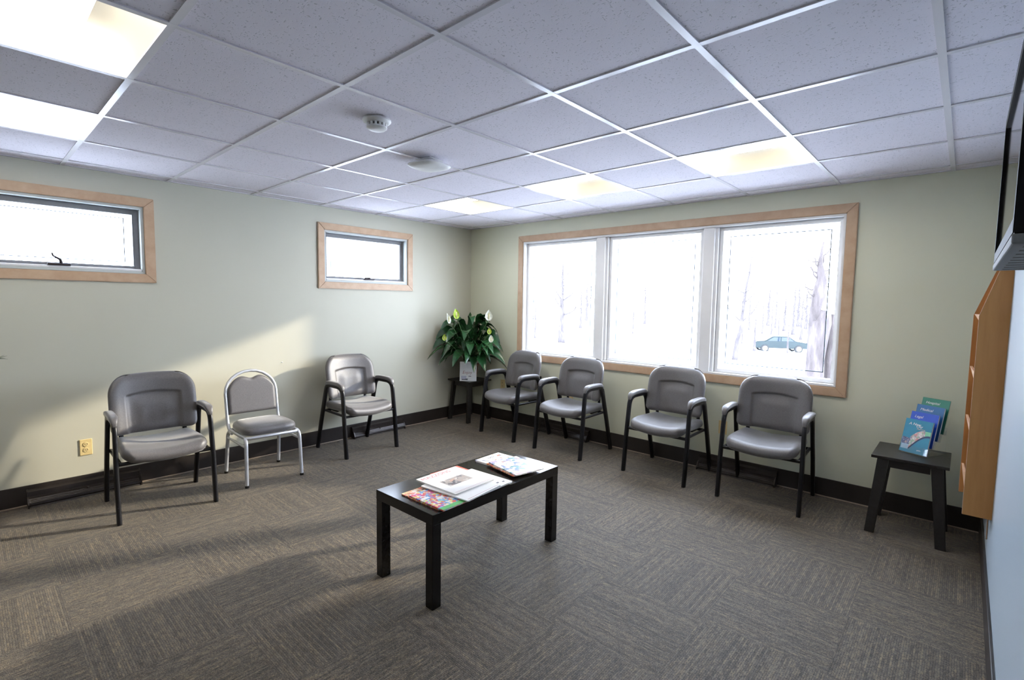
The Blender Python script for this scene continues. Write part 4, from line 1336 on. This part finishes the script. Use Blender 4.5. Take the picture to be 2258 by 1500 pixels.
b = bmesh.new(); sweep(b, [tp(0, -0.15), tp(0.02, 0.2), tp(-0.01, 0.7), tp(0.03, 1.15), tp(0.05, 1.5), tp(0.10, 1.72)], 0.165, 12, taper=[1.3, 1.0, 0.9, 1.0, 1.15, 0.8])
new_obj('trunk', b, MT['bark'], bt, smooth=3.2)
b = bmesh.new(); sweep(b, [tp(0.25, -0.15, .1), tp(0.27, 0.3, .1), tp(0.24, 0.9, .08), tp(0.26, 1.35, .06), tp(0.27, 1.66, .05)], 0.085, 10, taper=[1.3, 1, .95, 1.25, 1.0])
new_obj('side_trunk', b, MT['bark'], bt, smooth=3.2)
b = bmesh.new()
rg = random.Random(4)
sweep(b, [tp(-0.02, 1.45), tp(-0.06, 1.75), tp(-0.01, 2.0), tp(0.03, 2.3), tp(-0.02, 2.6), tp(0.02, 3.0)], 0.125, 9, taper=[1, .8, .95, .7, .35, .12])
for k in range(14):
    z = 1.72 + 0.07 * k; sgn = -1 if k % 2 else 1
    q = [tp(0.0, z)]
    for m_ in range(5): q.append(q[-1] + SR * sgn * rg.uniform(0.03, 0.06) + Vector((rg.uniform(-.05, .05), rg.uniform(-.05, .05), rg.uniform(-0.02, 0.12))))
    sweep(b, q, 0.022, 5, taper=[1, .8, .65, .5, .35, .2])
new_obj('limb', b, MT['bark'], bt, smooth=3.2)
x, y = ray_at(1622, 24)
tag(tree('leaning_tree', (x, y, gz(y)), 5.0, 0.10, 8, MT['bark_far'], nb=10, lean=(0.10, 0.05)), 'slim leaning tree seen at left side of the right window pane', 'tree')
x, y = ray_at(1238, 34)
tag(tree('straight_tree', (x, y, gz(y)), 5.6, 0.20, 12, MT['bark_far'], nb=12), 'upright bare tree in the middle of the left window pane', 'tree')
fr = random.Random(5)
for k, px in enumerate((1180, 1280, 1292, 1395, 1420, 1636, 1650, 1664, 1680, 1692, 1700, 1708, 1716, 1728, 1738, 1748, 1757, 1766, 1775, 1783, 1842, 1849, 1856)):
    dd = 48 + 11 * ((k * 3) % 7)
    x, y = ray_at(px, dd)
    tag(tree('bare_tree', (x, y, gz(y)), fr.uniform(4.0, 6.0) * dd / 62, fr.uniform(0.08, 0.17) * dd / 62, 30 + k, MT['bark_far'], nb=13),
        'pale bare tree standing in the distant row beyond the snow outside', 'tree', 'distant bare trees outside the window')

def make_car(loc, rz):
    t = empty('car', loc, rz)
    prof = [(-2.2, 0.35), (-2.25, 0.75), (-2.05, 0.92), (-1.35, 0.98), (-0.75, 1.38), (0.55, 1.40), (1.15, 0.98), (2.05, 0.84), (2.25, 0.62), (2.2, 0.35)]
    mt = Matrix(((1, 0, 0, 0), (0, 0, 1, 0), (0, 1, 0, 0), (0, 0, 0, 1)))
    b = bmesh.new(); prism(b, prof, -0.85, 0.85, mtx=mt); bmesh.ops.recalc_face_normals(b, faces=b.faces)
    bmesh.ops.bevel(b, geom=list(b.edges), offset=0.06, segments=2, affect='EDGES')
    new_obj('body', b, MT['car_paint'], t, smooth=0.6)
    for s in (-1, 1):
        b = bmesh.new()
        prism(b, [(-1.15, 0.98), (-0.70, 1.30), (-0.15, 1.32), (-0.15, 0.98)], -0.01, 0.01, mtx=Matrix.Translation((0, s * 0.855, 0)) @ mt)
        prism(b, [(-0.05, 0.98), (-0.05, 1.32), (0.50, 1.32), (0.95, 0.98)], -0.01, 0.01, mtx=Matrix.Translation((0, s * 0.855, 0)) @ mt)
        bmesh.ops.recalc_face_normals(b, faces=b.faces)
        new_obj('side_window', b, MT['car_glass'], t)
        for xx in (-1.35, 1.35):
            b = bmesh.new(); lathe(b, [(0.20, -0.1), (0.31, -0.1), (0.33, -0.06), (0.33, 0.06), (0.31, 0.1), (0.20, 0.1)], 22, mtx=Matrix.Translation((xx, s * 0.80, 0.33)) @ Matrix.Rotation(R(90), 4, 'X'))
            wh = new_obj('wheel', b, MT['tire'], t, smooth=0.7)
            b = bmesh.new(); lathe(b, [(0.20, -0.104), (0.20, 0.104)], 20, mtx=Matrix.Translation((xx, s * 0.80, 0.33)) @ Matrix.Rotation(R(90), 4, 'X'))
            new_obj('hubcap', b, MT['hub'], wh)
    return t
x, y = ray_at(1718, 50)
tag(make_car((x, y, gz(y)), math.atan2(rt.y, rt.x) - R(12)), 'teal sedan parked on the snow far outside the right window pane', 'car')
